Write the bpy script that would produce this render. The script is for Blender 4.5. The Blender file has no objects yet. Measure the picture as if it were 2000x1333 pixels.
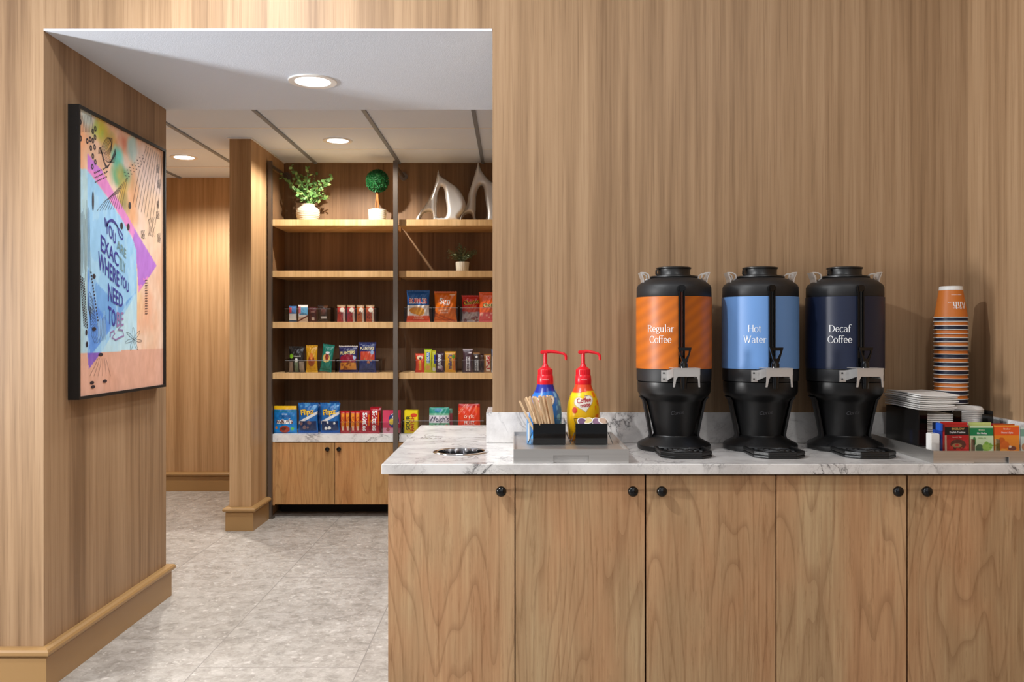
import bpy, bmesh, math, random
import numpy as np
from mathutils import Vector, Matrix
from mathutils.geometry import tessellate_polygon
random.seed(7)
rng = np.random.default_rng(5)
PI = math.pi
scene = bpy.context.scene
col = scene.collection

# ------------------------------------------------------------------ camera
F = 1700.0; VX = 1003.0; VY = 652.0; CZ = 1.33
cam = bpy.data.cameras.new('camera'); camo = bpy.data.objects.new('camera', cam); col.objects.link(camo)
camo.location = (0, 0, CZ); camo.rotation_euler = (PI/2, 0, 0)
cam.sensor_width = 36; cam.lens = F/2000*36; cam.shift_x = -.0015; cam.shift_y = -.00725
cam.clip_start = .05
scene.camera = camo

# ------------------------------------------------------------------ world, lights, exposure
w = bpy.data.worlds.new('world'); scene.world = w; w.use_nodes = True
bg = w.node_tree.nodes['Background']; bg.inputs[0].default_value = (.93, .95, 1, 1); bg.inputs[1].default_value = .33
scene.view_settings.view_transform = 'Standard'; scene.view_settings.look = 'None'
scene.view_settings.exposure = 0.0; scene.view_settings.gamma = 1

def lamp(kind, loc, energy, color=(1, 1, 1), rot=(0, 0, 0), **kw):
    l = bpy.data.lights.new('lamp', kind); l.energy = energy; l.color = color
    for a, b in kw.items(): setattr(l, a, b)
    o = bpy.data.objects.new('lamp', l); col.objects.link(o); o.location = loc; o.rotation_euler = rot
    return o
def aim(o, target):
    o.rotation_euler = (Vector(target)-o.location).to_track_quat('-Z', 'Y').to_euler()
    return o
COOL = (.90, .96, 1); WARM = (1, .95, .87); NEUT = (.99, 1, 1)
# downlights of the front room (fixtures are above the frame)
aim(lamp('SPOT', (-1.2, 1.82, 2.93), 130, NEUT, spot_size=2.4, spot_blend=.6, shadow_soft_size=.035), (.7, 3.1, .9))
aim(lamp('SPOT', (-1.05, 2.6, 2.96), 27, NEUT, spot_size=2.5, spot_blend=.7, shadow_soft_size=.05), (-1.2, 3.2, .3))
aim(lamp('SPOT', (1.0, 1.3, 2.96), 34, NEUT, spot_size=2.5, spot_blend=.8, shadow_soft_size=.07), (1.0, 3.1, .4))
# daylight window far left of the front room
aim(lamp('AREA', (-3.75, 1.58, 1.45), 132, (1, .99, .98), shape='RECTANGLE', size=.35, size_y=.7), (-.8, 4.2, 2.3))
# added broad soft fill lamp behind the viewer, no fixture of its own
aim(lamp('AREA', (.4, -.8, 2.5), 11, (1, .97, .94), shape='RECTANGLE', size=3.0, size_y=1.6), (.3, 3.0, .9))

# ------------------------------------------------------------------ materials
def s2l(c):
    return tuple(((x/255)/12.92 if x/255 <= .04045 else ((x/255+.055)/1.055)**2.4) for x in c)
def S(r, g, b): return s2l((r, g, b))+(1.0,)
def newmat(name):
    m = bpy.data.materials.new(name); m.use_nodes = True
    nt = m.node_tree; b = nt.nodes['Principled BSDF']; return m, nt, b
def plain(name, c, rough=.5, metal=0, **kw):
    m, nt, b = newmat(name); b.inputs['Base Color'].default_value = S(*c); b.inputs['Roughness'].default_value = rough
    b.inputs['Metallic'].default_value = metal
    nz = nt.nodes.new('ShaderNodeTexNoise'); nz.inputs['Scale'].default_value = kw.get('ns', 60)
    tc = nt.nodes.new('ShaderNodeTexCoord'); nt.links.new(tc.outputs['Object'], nz.inputs['Vector'])
    bp = nt.nodes.new('ShaderNodeBump'); bp.inputs['Strength'].default_value = kw.get('bump', .03); bp.inputs['Distance'].default_value = .002
    nt.links.new(nz.outputs['Fac'], bp.inputs['Height']); nt.links.new(bp.outputs['Normal'], b.inputs['Normal'])
    return m
def math_node(nt, op, a=None, b=None, c=None):
    n = nt.nodes.new('ShaderNodeMath'); n.operation = op
    for i, v in enumerate((a, b, c)):
        if v is None: continue
        if isinstance(v, (int, float)): n.inputs[i].default_value = v
        else: nt.links.new(v, n.inputs[i])
    return n.outputs[0]
def ramp(nt, fac, stops):
    r = nt.nodes.new('ShaderNodeValToRGB'); e = r.color_ramp.elements
    e[0].position, e[0].color = stops[0]; e[1].position, e[1].color = stops[-1]
    for p, c in stops[1:-1]:
        x = e.new(p); x.color = c
    nt.links.new(fac, r.inputs[0]); return r.outputs[0]
def noise(nt, vec, scale, detail=4, rough=.5, dist=0):
    n = nt.nodes.new('ShaderNodeTexNoise'); n.inputs['Scale'].default_value = scale; n.inputs['Detail'].default_value = detail
    n.inputs['Roughness'].default_value = rough; n.inputs['Distortion'].default_value = dist
    nt.links.new(vec, n.inputs['Vector']); return n.outputs['Fac']
def mixc(nt, fac, a, b, mode='MIX'):
    n = nt.nodes.new('ShaderNodeMix'); n.data_type = 'RGBA'; n.blend_type = mode
    if isinstance(fac, (int, float)): n.inputs['Factor'].default_value = fac
    else: nt.links.new(fac, n.inputs['Factor'])
    for k, v in (('A', a), ('B', b)):
        i = [x for x in n.inputs if x.name == k and x.type == 'RGBA'][0]
        if isinstance(v, tuple): i.default_value = v
        else: nt.links.new(v, i)
    return [x for x in n.outputs if x.type == 'RGBA'][0]
def combine(nt, x, y, z):
    n = nt.nodes.new('ShaderNodeCombineXYZ')
    for i, v in enumerate((x, y, z)):
        if isinstance(v, (int, float)): n.inputs[i].default_value = v
        else: nt.links.new(v, n.inputs[i])
    return n.outputs[0]
def xyz(nt, kind='Object'):
    tc = nt.nodes.new('ShaderNodeTexCoord'); sp = nt.nodes.new('ShaderNodeSeparateXYZ')
    nt.links.new(tc.outputs[kind], sp.inputs[0]); return sp.outputs[0], sp.outputs[1], sp.outputs[2], tc.outputs[kind]

def wall_wood(name, base=(153, 123, 92), dark=(124, 96, 69), light=(170, 140, 108), rough=.5):
    m, nt, b = newmat(name)
    x, y, z, v = xyz(nt)
    h = math_node(nt, 'ADD', x, math_node(nt, 'MULTIPLY', y, .83))
    band = noise(nt, combine(nt, h, 0, math_node(nt, 'MULTIPLY', z, .03)), 9, 2, .5)
    mid = noise(nt, combine(nt, h, 3, math_node(nt, 'MULTIPLY', z, .02)), 45, 3, .6)
    fine = noise(nt, combine(nt, h, 7, math_node(nt, 'MULTIPLY', z, .013)), 170, 3, .7)
    f = math_node(nt, 'ADD', math_node(nt, 'MULTIPLY', band, .55), math_node(nt, 'MULTIPLY', mid, .45))
    c = ramp(nt, f, [(.36, S(*dark)), (.5, S(*base)), (.64, S(*light))])
    lines = ramp(nt, fine, [(.30, (.66, .62, .58, 1)), (.47, (1, 1, 1, 1))])
    c = mixc(nt, .8, c, lines, 'MULTIPLY')
    nt.links.new(c, b.inputs['Base Color']); b.inputs['Roughness'].default_value = rough
    b.inputs['Specular IOR Level'].default_value = .3
    bp = nt.nodes.new('ShaderNodeBump'); bp.inputs['Strength'].default_value = .12; bp.inputs['Distance'].default_value = .001
    nt.links.new(fine, bp.inputs['Height']); nt.links.new(bp.outputs['Normal'], b.inputs['Normal'])
    return m
def door_wood(name, a=(196, 156, 116), d=(128, 88, 56), l=(212, 176, 134)):
    m, nt, b = newmat(name)
    x, y, z, v = xyz(nt)
    oi = nt.nodes.new('ShaderNodeObjectInfo'); r = math_node(nt, 'MULTIPLY', oi.outputs['Random'], 37.0)
    hx = math_node(nt, 'ADD', x, r)
    big = noise(nt, combine(nt, math_node(nt, 'MULTIPLY', hx, 4.6), 0, math_node(nt, 'MULTIPLY', z, .62)), 1.0, 2.0, .35, .12)
    rings = math_node(nt, 'FRACT', math_node(nt, 'MULTIPLY', big, 19.0))
    line = ramp(nt, rings, [(.0, (.4, .4, .4, 1)), (.10, (0, 0, 0, 1)), (.78, (.05, .05, .05, 1)), (1.0, (.95, .95, .95, 1))])
    fib = noise(nt, combine(nt, math_node(nt, 'MULTIPLY', hx, 1.0), 5, math_node(nt, 'MULTIPLY', z, .03)), 110, 4, .65)
    tone = noise(nt, combine(nt, math_node(nt, 'MULTIPLY', hx, 1.0), 9, math_node(nt, 'MULTIPLY', z, .12)), 7, 3, .6)
    c = ramp(nt, math_node(nt, 'ADD', math_node(nt, 'MULTIPLY', tone, .55), math_node(nt, 'MULTIPLY', fib, .45)),
             [(.34, S(a[0]-22, a[1]-24, a[2]-22)), (.5, S(*a)), (.64, S(*l))])
    pk_ = ramp(nt, noise(nt, combine(nt, math_node(nt, 'MULTIPLY', hx, 1.0), 4, math_node(nt, 'MULTIPLY', z, .35)), 3.5, 3, .6), [(.4, (.90, .97, .98, 1)), (.6, (1, .92, .88, 1))])
    c = mixc(nt, .9, c, pk_, 'MULTIPLY')
    c = mixc(nt, math_node(nt, 'MULTIPLY', line, .42), c, S(*d))
    flake = noise(nt, combine(nt, math_node(nt, 'MULTIPLY', hx, 1.0), 2, math_node(nt, 'MULTIPLY', z, .06)), 60, 5, .8)
    c = mixc(nt, .6, c, ramp(nt, flake, [(.36, (.62, .55, .48, 1)), (.47, (1, 1, 1, 1))]), 'MULTIPLY')
    nt.links.new(c, b.inputs['Base Color']); b.inputs['Roughness'].default_value = .42
    b.inputs['Specular IOR Level'].default_value = .35
    return m
def quartz(name):
    m, nt, b = newmat(name)
    x, y, z, v = xyz(nt)
    n1 = noise(nt, v, 3.2, 7, .62, 1.6)
    vein = ramp(nt, math_node(nt, 'ABSOLUTE', math_node(nt, 'SUBTRACT', n1, .5)), [(.0, (1, 1, 1, 1)), (.012, (.25, .25, .25, 1)), (.03, (0, 0, 0, 1))])
    mask = ramp(nt, noise(nt, v, 5.5, 3, .5, .3), [(.44, (0, 0, 0, 1)), (.62, (1, 1, 1, 1))])
    n2 = noise(nt, v, 11, 6, .7, 1.2)
    vein2 = ramp(nt, math_node(nt, 'ABSOLUTE', math_node(nt, 'SUBTRACT', n2, .52)), [(.0, (.8, .8, .8, 1)), (.012, (0, 0, 0, 1))])
    cloud = ramp(nt, noise(nt, v, 8, 6, .65), [(.35, S(205, 201, 198)), (.6, S(232, 229, 226))])
    c = mixc(nt, math_node(nt, 'MULTIPLY', vein, mask), cloud, S(92, 88, 88))
    c = mixc(nt, math_node(nt, 'MULTIPLY', vein2, math_node(nt, 'MULTIPLY', mask, .6)), c, S(110, 106, 106))
    nt.links.new(c, b.inputs['Base Color']); b.inputs['Roughness'].default_value = .16
    return m
def tile_floor(name):
    m, nt, b = newmat(name)
    x, y, z, v = xyz(nt)
    cx = math_node(nt, 'DIVIDE', math_node(nt, 'ADD', x, .614+.6435*20), .6435)
    ci = math_node(nt, 'FLOOR', cx); fx = math_node(nt, 'FRACT', cx)
    par = math_node(nt, 'MULTIPLY', math_node(nt, 'FRACT', math_node(nt, 'MULTIPLY', ci, .5)), 1.0)
    cy = math_node(nt, 'ADD', math_node(nt, 'DIVIDE', math_node(nt, 'SUBTRACT', y, 4.107-.64*20), .64), par)
    # column right of X=-1.256 is index 19 -> parity .5 ; shift so its joint stays at Y=4.107
    cy = math_node(nt, 'SUBTRACT', cy, .5)
    iy = math_node(nt, 'FLOOR', cy); fy = math_node(nt, 'FRACT', cy)
    ex = math_node(nt, 'MINIMUM', fx, math_node(nt, 'SUBTRACT', 1.0, fx))
    ey = math_node(nt, 'MINIMUM', fy, math_node(nt, 'SUBTRACT', 1.0, fy))
    e = math_node(nt, 'MINIMUM', ex, ey)
    grout = math_node(nt, 'LESS_THAN', e, .0035)
    off = combine(nt, math_node(nt, 'MULTIPLY', ci, 3.7), math_node(nt, 'MULTIPLY', iy, 5.3), 0)
    va = nt.nodes.new('ShaderNodeVectorMath'); va.operation = 'ADD'; nt.links.new(v, va.inputs[0]); nt.links.new(off, va.inputs[1]); pv = va.outputs[0]
    warp = nt.nodes.new('ShaderNodeTexNoise'); warp.inputs['Scale'].default_value = 24; warp.inputs['Detail'].default_value = 3; nt.links.new(pv, warp.inputs['Vector'])
    ws = nt.nodes.new('ShaderNodeVectorMath'); ws.operation = 'SCALE'; nt.links.new(warp.outputs['Color'], ws.inputs[0]); ws.inputs['Scale'].default_value = .055
    wa = nt.nodes.new('ShaderNodeVectorMath'); wa.operation = 'ADD'; nt.links.new(pv, wa.inputs[0]); nt.links.new(ws.outputs[0], wa.inputs[1]); wv = wa.outputs[0]
    big = ramp(nt, noise(nt, pv, 3.2, 5, .6, .5), [(.36, (.87, .86, .85, 1)), (.62, (1, 1, 1, 1))])
    base = ramp(nt, noise(nt, wv, 17.0, 8, .72, .4), [(.33, S(134, 127, 118)), (.5, S(168, 160, 151)), (.66, S(188, 181, 173))])
    c = mixc(nt, 1.0, base, big, 'MULTIPLY'); c = mixc(nt, 1.0, c, (.93, .94, .95, 1), 'MULTIPLY')
    for sc_, thr, r0, r1, cc_, amt in ((46, .55, .12, .34, (202, 196, 188), .6), (19, .74, .10, .30, (206, 200, 193), .65), (13, .84, .10, .26, (132, 124, 116), .5), (80, .6, .15, .4, (140, 132, 124), .5)):
        vo = nt.nodes.new('ShaderNodeTexVoronoi'); vo.inputs['Scale'].default_value = sc_; nt.links.new(wv, vo.inputs['Vector'])
        fl = ramp(nt, vo.outputs['Distance'], [(r0, (1, 1, 1, 1)), (r1, (0, 0, 0, 1))])
        pick = math_node(nt, 'GREATER_THAN', nt_sep(nt, vo.outputs['Color']), thr)
        c = mixc(nt, math_node(nt, 'MULTIPLY', math_node(nt, 'MULTIPLY', fl, pick), amt), c, S(*cc_))
    c = mixc(nt, grout, c, S(128, 122, 116))
    nt.links.new(c, b.inputs['Base Color']); b.inputs['Roughness'].default_value = .42
    return m
def nt_sep(nt, colsock):
    s = nt.nodes.new('ShaderNodeSeparateColor'); nt.links.new(colsock, s.inputs[0]); return s.outputs[0]
def brushed(name, c, rough=.32, axis=0):
    m, nt, b = newmat(name)
    x, y, z, v = xyz(nt)
    f = noise(nt, combine(nt, math_node(nt, 'MULTIPLY', x, 2 if axis == 0 else 300), math_node(nt, 'MULTIPLY', y, 300), math_node(nt, 'MULTIPLY', z, 300)), 1, 2)
    c2 = mixc(nt, .25, S(*c), ramp(nt, f, [(.3, (.7, .7, .7, 1)), (.7, (1, 1, 1, 1))]), 'MULTIPLY')
    nt.links.new(c2, b.inputs['Base Color']); b.inputs['Metallic'].default_value = 1; b.inputs['Roughness'].default_value = rough
    return m
def painted(name, rough=.35, attr='paint'):
    m, nt, b = newmat(name)
    a = nt.nodes.new('ShaderNodeAttribute'); a.attribute_name = attr
    nt.links.new(a.outputs['Color'], b.inputs['Base Color']); b.inputs['Roughness'].default_value = rough
    return m
def emis(name, c, st):
    m, nt, b = newmat(name); b.inputs['Emission Color'].default_value = c; b.inputs['Emission Strength'].default_value = st
    return m
def clear(name, tint=(1, 1, 1, 1), rough=.02):
    m = bpy.data.materials.new(name); m.use_nodes = True; nt = m.node_tree; nt.nodes.clear()
    o = nt.nodes.new('ShaderNodeOutputMaterial'); t = nt.nodes.new('ShaderNodeBsdfTransparent'); t.inputs[0].default_value = tint
    g = nt.nodes.new('ShaderNodeBsdfGlossy'); g.inputs['Roughness'].default_value = rough
    fr = nt.nodes.new('ShaderNodeFresnel'); fr.inputs[0].default_value = 1.38
    mx = nt.nodes.new('ShaderNodeMixShader')
    nt.links.new(math_node(nt, 'MULTIPLY', fr.outputs[0], .9), mx.inputs[0]); nt.links.new(t.outputs[0], mx.inputs[1]); nt.links.new(g.outputs[0], mx.inputs[2])
    nt.links.new(mx.outputs[0], o.inputs[0]); return m

M = {}
M['wall'] = wall_wood('wall_laminate')
M['wall_back'] = wall_wood('wall_laminate_back', (178, 142, 102), (154, 118, 80), (194, 158, 118))
M['door'] = door_wood('cabinet_wood')
M['door2'] = door_wood('cabinet_wood_back', (182, 134, 84), (136, 92, 52), (200, 154, 102))
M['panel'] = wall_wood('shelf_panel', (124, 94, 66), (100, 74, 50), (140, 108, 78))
M['shelf'] = wall_wood('shelf_oak', (206, 168, 118), (190, 150, 100), (220, 184, 136))
M['quartz'] = quartz('quartz')
M['floor'] = tile_floor('floor_tile')
M['base'] = plain('baseboard_paint', (156, 121, 76), .35, bump=.01)
M['drywall'] = plain('drywall', (220, 231, 246), .9, ns=260, bump=.5)
M['tile'] = plain('ceiling_tile', (222, 234, 252), .95, ns=220, bump=.5)
M['tbar'] = plain('ceiling_bar', (232, 236, 242), .5)
M['tdark'] = plain('ceiling_bar_shaded', (128, 136, 148), .5)  # front-to-back grid bars: their shade is put into the colour
M['bronze'] = plain('bronze_metal', (112, 102, 94), .38, .75)
M['black'] = plain('black_plastic', (15, 15, 16), .38)
M['blackm'] = plain('black_matte', (22, 22, 24), .5)
M['blackgl'] = plain('black_gloss', (9, 9, 10), .06, bump=0)
M['frame'] = plain('black_frame', (14, 13, 13), .45)
M['steel'] = brushed('brushed_steel', (222, 219, 215), .42)
M['alu'] = plain('cast_aluminium', (206, 203, 200), .32, .6, ns=12, bump=.6)
M['silver'] = plain('polished_cast', (216, 213, 210), .42, .55, ns=14, bump=1.0)
M['chrome'] = plain('chrome', (220, 220, 222), .08, 1, bump=0)
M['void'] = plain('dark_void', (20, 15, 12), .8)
M['red'] = plain('red_plastic', (226, 22, 38), .3)
M['white'] = plain('white_plastic', (236, 235, 232), .4)
M['paper'] = plain('napkin_paper', (236, 234, 230), .85, ns=90, bump=.3)
M['stick'] = plain('birch_wood', (224, 192, 152), .6)
M['cream'] = plain('cream_ceramic', (196, 184, 164), .7, ns=40, bump=.25)
M['ceramic'] = plain('white_ceramic', (202, 198, 186), .6)
M['green'] = plain('leaf_green', (96, 138, 74), .5)
M['green2'] = plain('leaf_pale', (150, 178, 104), .5)
M['dgreen'] = plain('leaf_dark', (22, 92, 42), .55)
M['sage'] = plain('leaf_sage', (104, 118, 86), .6)
M['bark'] = plain('bark', (168, 98, 44), .7)
M['orange'] = plain('orange_print', (208, 116, 40), .45)
M['blue'] = plain('blue_print', (104, 148, 206), .45)
M['navy'] = plain('navy_print', (18, 28, 54), .42)
M['ink'] = plain('white_ink', (245, 245, 245), .5)
M['paint'] = painted('printed_film', .3)
M['canvas'] = painted('printed_canvas', .55)
M['card'] = painted('printed_card', .5)
M['clear'] = clear('clear_acrylic')
M['brown'] = plain('coffee_glass', (74, 30, 14), .1, bump=0)
M['lens'] = emis('lamp_lens', (1, .97, .93, 1), 9)
_pc = {}
def PC(c, rough=.4):
    k = tuple(c)
    if k not in _pc: _pc[k] = plain('ink_colour', c, rough, bump=0)
    return _pc[k]

# orange print of the coffee server has faint diagonal stripes
def stripe_print():
    m, nt, b = newmat('orange_stripe_print'); x, y, z, v = xyz(nt)
    f = math_node(nt, 'SINE', math_node(nt, 'MULTIPLY', math_node(nt, 'SUBTRACT', z, math_node(nt, 'MULTIPLY', x, .75)), 150.0))
    c = mixc(nt, math_node(nt, 'MULTIPLY_ADD', f, .5, .5), S(200, 104, 12), S(182, 94, 18))
    nt.links.new(c, b.inputs['Base Color']); b.inputs['Roughness'].default_value = .42; return m
M['orange_s'] = stripe_print()

# ------------------------------------------------------------------ mesh helpers
class MB:
    def __init__(s): s.v = []; s.f = []; s.mi = []; s.sm = []; s.c = None
    def add(s, vs, fs, mi=0, smooth=False):
        b = len(s.v); s.v += [tuple(v) for v in vs]
        for f in fs: s.f.append(tuple(i+b for i in f)); s.mi.append(mi); s.sm.append(smooth)
        return s
    def box(s, x0, y0, z0, x1, y1, z1, mi=0):
        vs = [(x0, y0, z0), (x1, y0, z0), (x1, y1, z0), (x0, y1, z0), (x0, y0, z1), (x1, y0, z1), (x1, y1, z1), (x0, y1, z1)]
        return s.add(vs, [(0, 3, 2, 1), (4, 5, 6, 7), (0, 1, 5, 4), (1, 2, 6, 5), (2, 3, 7, 6), (3, 0, 4, 7)], mi)
    def rbox(s, x0, y0, z0, x1, y1, z1, r=.002, mi=0, seg=2, M4=None):
        bm = bmesh.new(); bmesh.ops.create_cube(bm, size=1)
        for v in bm.verts: v.co = Vector(((x0+x1)/2+v.co.x*(x1-x0), (y0+y1)/2+v.co.y*(y1-y0), (z0+z1)/2+v.co.z*(z1-z0)))
        bmesh.ops.bevel(bm, geom=bm.edges[:], offset=min(r, abs(x1-x0)*.45, abs(y1-y0)*.45, abs(z1-z0)*.45), segments=seg, affect='EDGES')
        bm.verts.index_update()
        vs = [v.co if M4 is None else M4 @ v.co for v in bm.verts]
        s.add(vs, [[v.index for v in f.verts] for f in bm.faces], mi, False); bm.free(); return s
    def lathe(s, prof, cx, cy, n=48, mi=0, smooth=True, a0=0, a1=2*PI, ey=1):
        full = abs(a1-a0-2*PI) < 1e-6; m = n if full else n+1
        vs = []
        for r, z in prof:
            for i in range(m):
                a = a0+(a1-a0)*i/n
                vs.append((cx+r*math.sin(a), cy-r*math.cos(a)*ey, z))
        fs = []
        for j in range(len(prof)-1):
            for i in range(n):
                k = (i+1) % m
                fs.append((j*m+i, j*m+k, (j+1)*m+k, (j+1)*m+i))
        return s.add(vs, fs, mi, smooth)
    def tube(s, pts, r, n=8, mi=0, cap=True, smooth=True):
        pts = [Vector(p) for p in pts]; rs = r if isinstance(r, (list, tuple)) else [r]*len(pts)
        vs = []; fs = []; up = Vector((0, 0, 1)); N = None
        for i, p in enumerate(pts):
            d = (pts[min(i+1, len(pts)-1)]-pts[max(i-1, 0)]).normalized()
            if N is None:
                N = d.cross(up if abs(d.z) < .9 else Vector((1, 0, 0))).normalized()
            N = (N-d*N.dot(d)).normalized(); B = d.cross(N)
            for k in range(n):
                a = 2*PI*k/n; vs.append(p+(N*math.cos(a)+B*math.sin(a))*rs[i])
        for i in range(len(pts)-1):
            for k in range(n):
                fs.append((i*n+k, i*n+(k+1) % n, (i+1)*n+(k+1) % n, (i+1)*n+k))
        if cap: fs.append(tuple(range(n-1, -1, -1))); fs.append(tuple(range((len(pts)-1)*n, len(pts)*n)))
        return s.add(vs, fs, mi, smooth)
    def strap(s, pts, wvec, th, mi=0):
        # flat band swept along pts; wvec = full width vector
        pts = [Vector(p) for p in pts]; W = Vector(wvec)/2; vs = []; fs = []
        for i, p in enumerate(pts):
            d = (pts[min(i+1, len(pts)-1)]-pts[max(i-1, 0)]).normalized(); t = d.cross(W).normalized()*th/2
            vs += [p-W-t, p+W-t, p+W+t, p-W+t]
        for i in range(len(pts)-1):
            for k in range(4): fs.append((i*4+k, i*4+(k+1) % 4, i*4+4+(k+1) % 4, i*4+4+k))
        fs += [(3, 2, 1, 0), tuple(len(vs)-4+k for k in range(4))]
        return s.add(vs, fs, mi, False)
    def prism(s, loops, a, b, plane='XZ', mi=0, inset=None):
        # loops: outer + holes as 2d lists; extruded from a to b along the missing axis
        def P(p, t):
            if plane == 'XZ': return (p[0], t, p[1])
            if plane == 'XY': return (p[0], p[1], t)
            return (t, p[0], p[1])
        tris = tessellate_polygon([[Vector((p[0], p[1], 0)) for p in l] for l in loops])
        flat = [p for l in loops for p in l]; n = len(flat)
        vs = [P(p, a) for p in flat]+[P(p, b) for p in flat]
        fs = [tuple(t) for t in tris]+[tuple(n+i for i in reversed(t)) for t in tris]
        o = 0
        for l in loops:
            k = len(l)
            for i in range(k): j = (i+1) % k; fs.append((o+i, o+j, n+o+j, n+o+i))
            o += k
        return s.add(vs, fs, mi)
    def build(s, name, mat, parent=None, origin=None, fix=True, label=None):
        me = bpy.data.meshes.new(name)
        O = Vector(origin) if origin is not None else (parent_world(parent) if parent else Vector((0, 0, 0)))
        me.from_pydata([tuple(Vector(v)-O) for v in s.v], [], s.f)
        mats = mat if isinstance(mat, (list, tuple)) else [mat]
        for m_ in mats: me.materials.append(m_)
        me.polygons.foreach_set('material_index', s.mi); me.polygons.foreach_set('use_smooth', s.sm)
        if fix:
            bm = bmesh.new(); bm.from_mesh(me); bmesh.ops.recalc_face_normals(bm, faces=bm.faces[:]); bm.to_mesh(me); bm.free()
        if s.c is not None:
            at = me.color_attributes.new('paint', 'FLOAT_COLOR', 'POINT')
            at.data.foreach_set('color', np.asarray(s.c, dtype=np.float32).ravel())
        if any(s.sm):
            try: me.set_sharp_from_angle(angle=math.radians(38))
            except Exception: pass
        o = bpy.data.objects.new(name, me); col.objects.link(o)
        if parent: o.parent = parent; o.location = O-parent_world(parent)
        else: o.location = O
        if label: o['label'] = label
        return o
def parent_world(p):
    v = Vector(p.location)
    while p.parent: p = p.parent; v += Vector(p.location)
    return v
def tag(o, label, cat, group=None):
    o['label'] = label; o['category'] = cat
    if group: o['group'] = group
    return o
def thing(name, label, cat, loc, group=None):
    o = bpy.data.objects.new(name, None); col.objects.link(o); o.location = loc; o.empty_display_size = .05
    return tag(o, label, cat, group)
def struct(o): o['kind'] = 'structure'; return o
def copy_tree(src, loc, label, group=None):
    r = src.copy(); col.objects.link(r); r.location = loc; r['label'] = label
    if group: r['group'] = group
    for ch in list(src.children):
        c = ch.copy(); col.objects.link(c); c.parent = r
        for g in list(ch.children):
            d = g.copy(); col.objects.link(d); d.parent = c
    return r
def s_at(Y): return F/Y
def PX(px, Y): return (px-VX)*Y/F
def PZ(py, Y): return CZ-(py-VY)*Y/F

# --- lettering ---------------------------------------------------------------
_tc = {}
def text_tris(txt, bold=.0):
    k = (txt, bold)
    if k in _tc: return _tc[k]
    cu = bpy.data.curves.new('t', 'FONT'); cu.body = txt; cu.size = 1; cu.resolution_u = 3; cu.offset = bold; cu.space_line = .95
    ob = bpy.data.objects.new('t', cu); col.objects.link(ob)
    dg = bpy.context.evaluated_depsgraph_get(); me = bpy.data.meshes.new_from_object(ob.evaluated_get(dg))
    vs = np.array([(v.co.x, v.co.y) for v in me.vertices]) if len(me.vertices) else np.zeros((0, 2))
    fs = [tuple(p.vertices) for p in me.polygons]
    bpy.data.objects.remove(ob); bpy.data.curves.remove(cu); bpy.data.meshes.remove(me)
    if len(vs):
        lo = vs.min(0); hi = vs.max(0); vs = (vs-(lo+hi)/2)/max(hi[1]-lo[1], 1e-6)   # height 1, centred
    _tc[k] = (vs, fs); return _tc[k]
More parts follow.
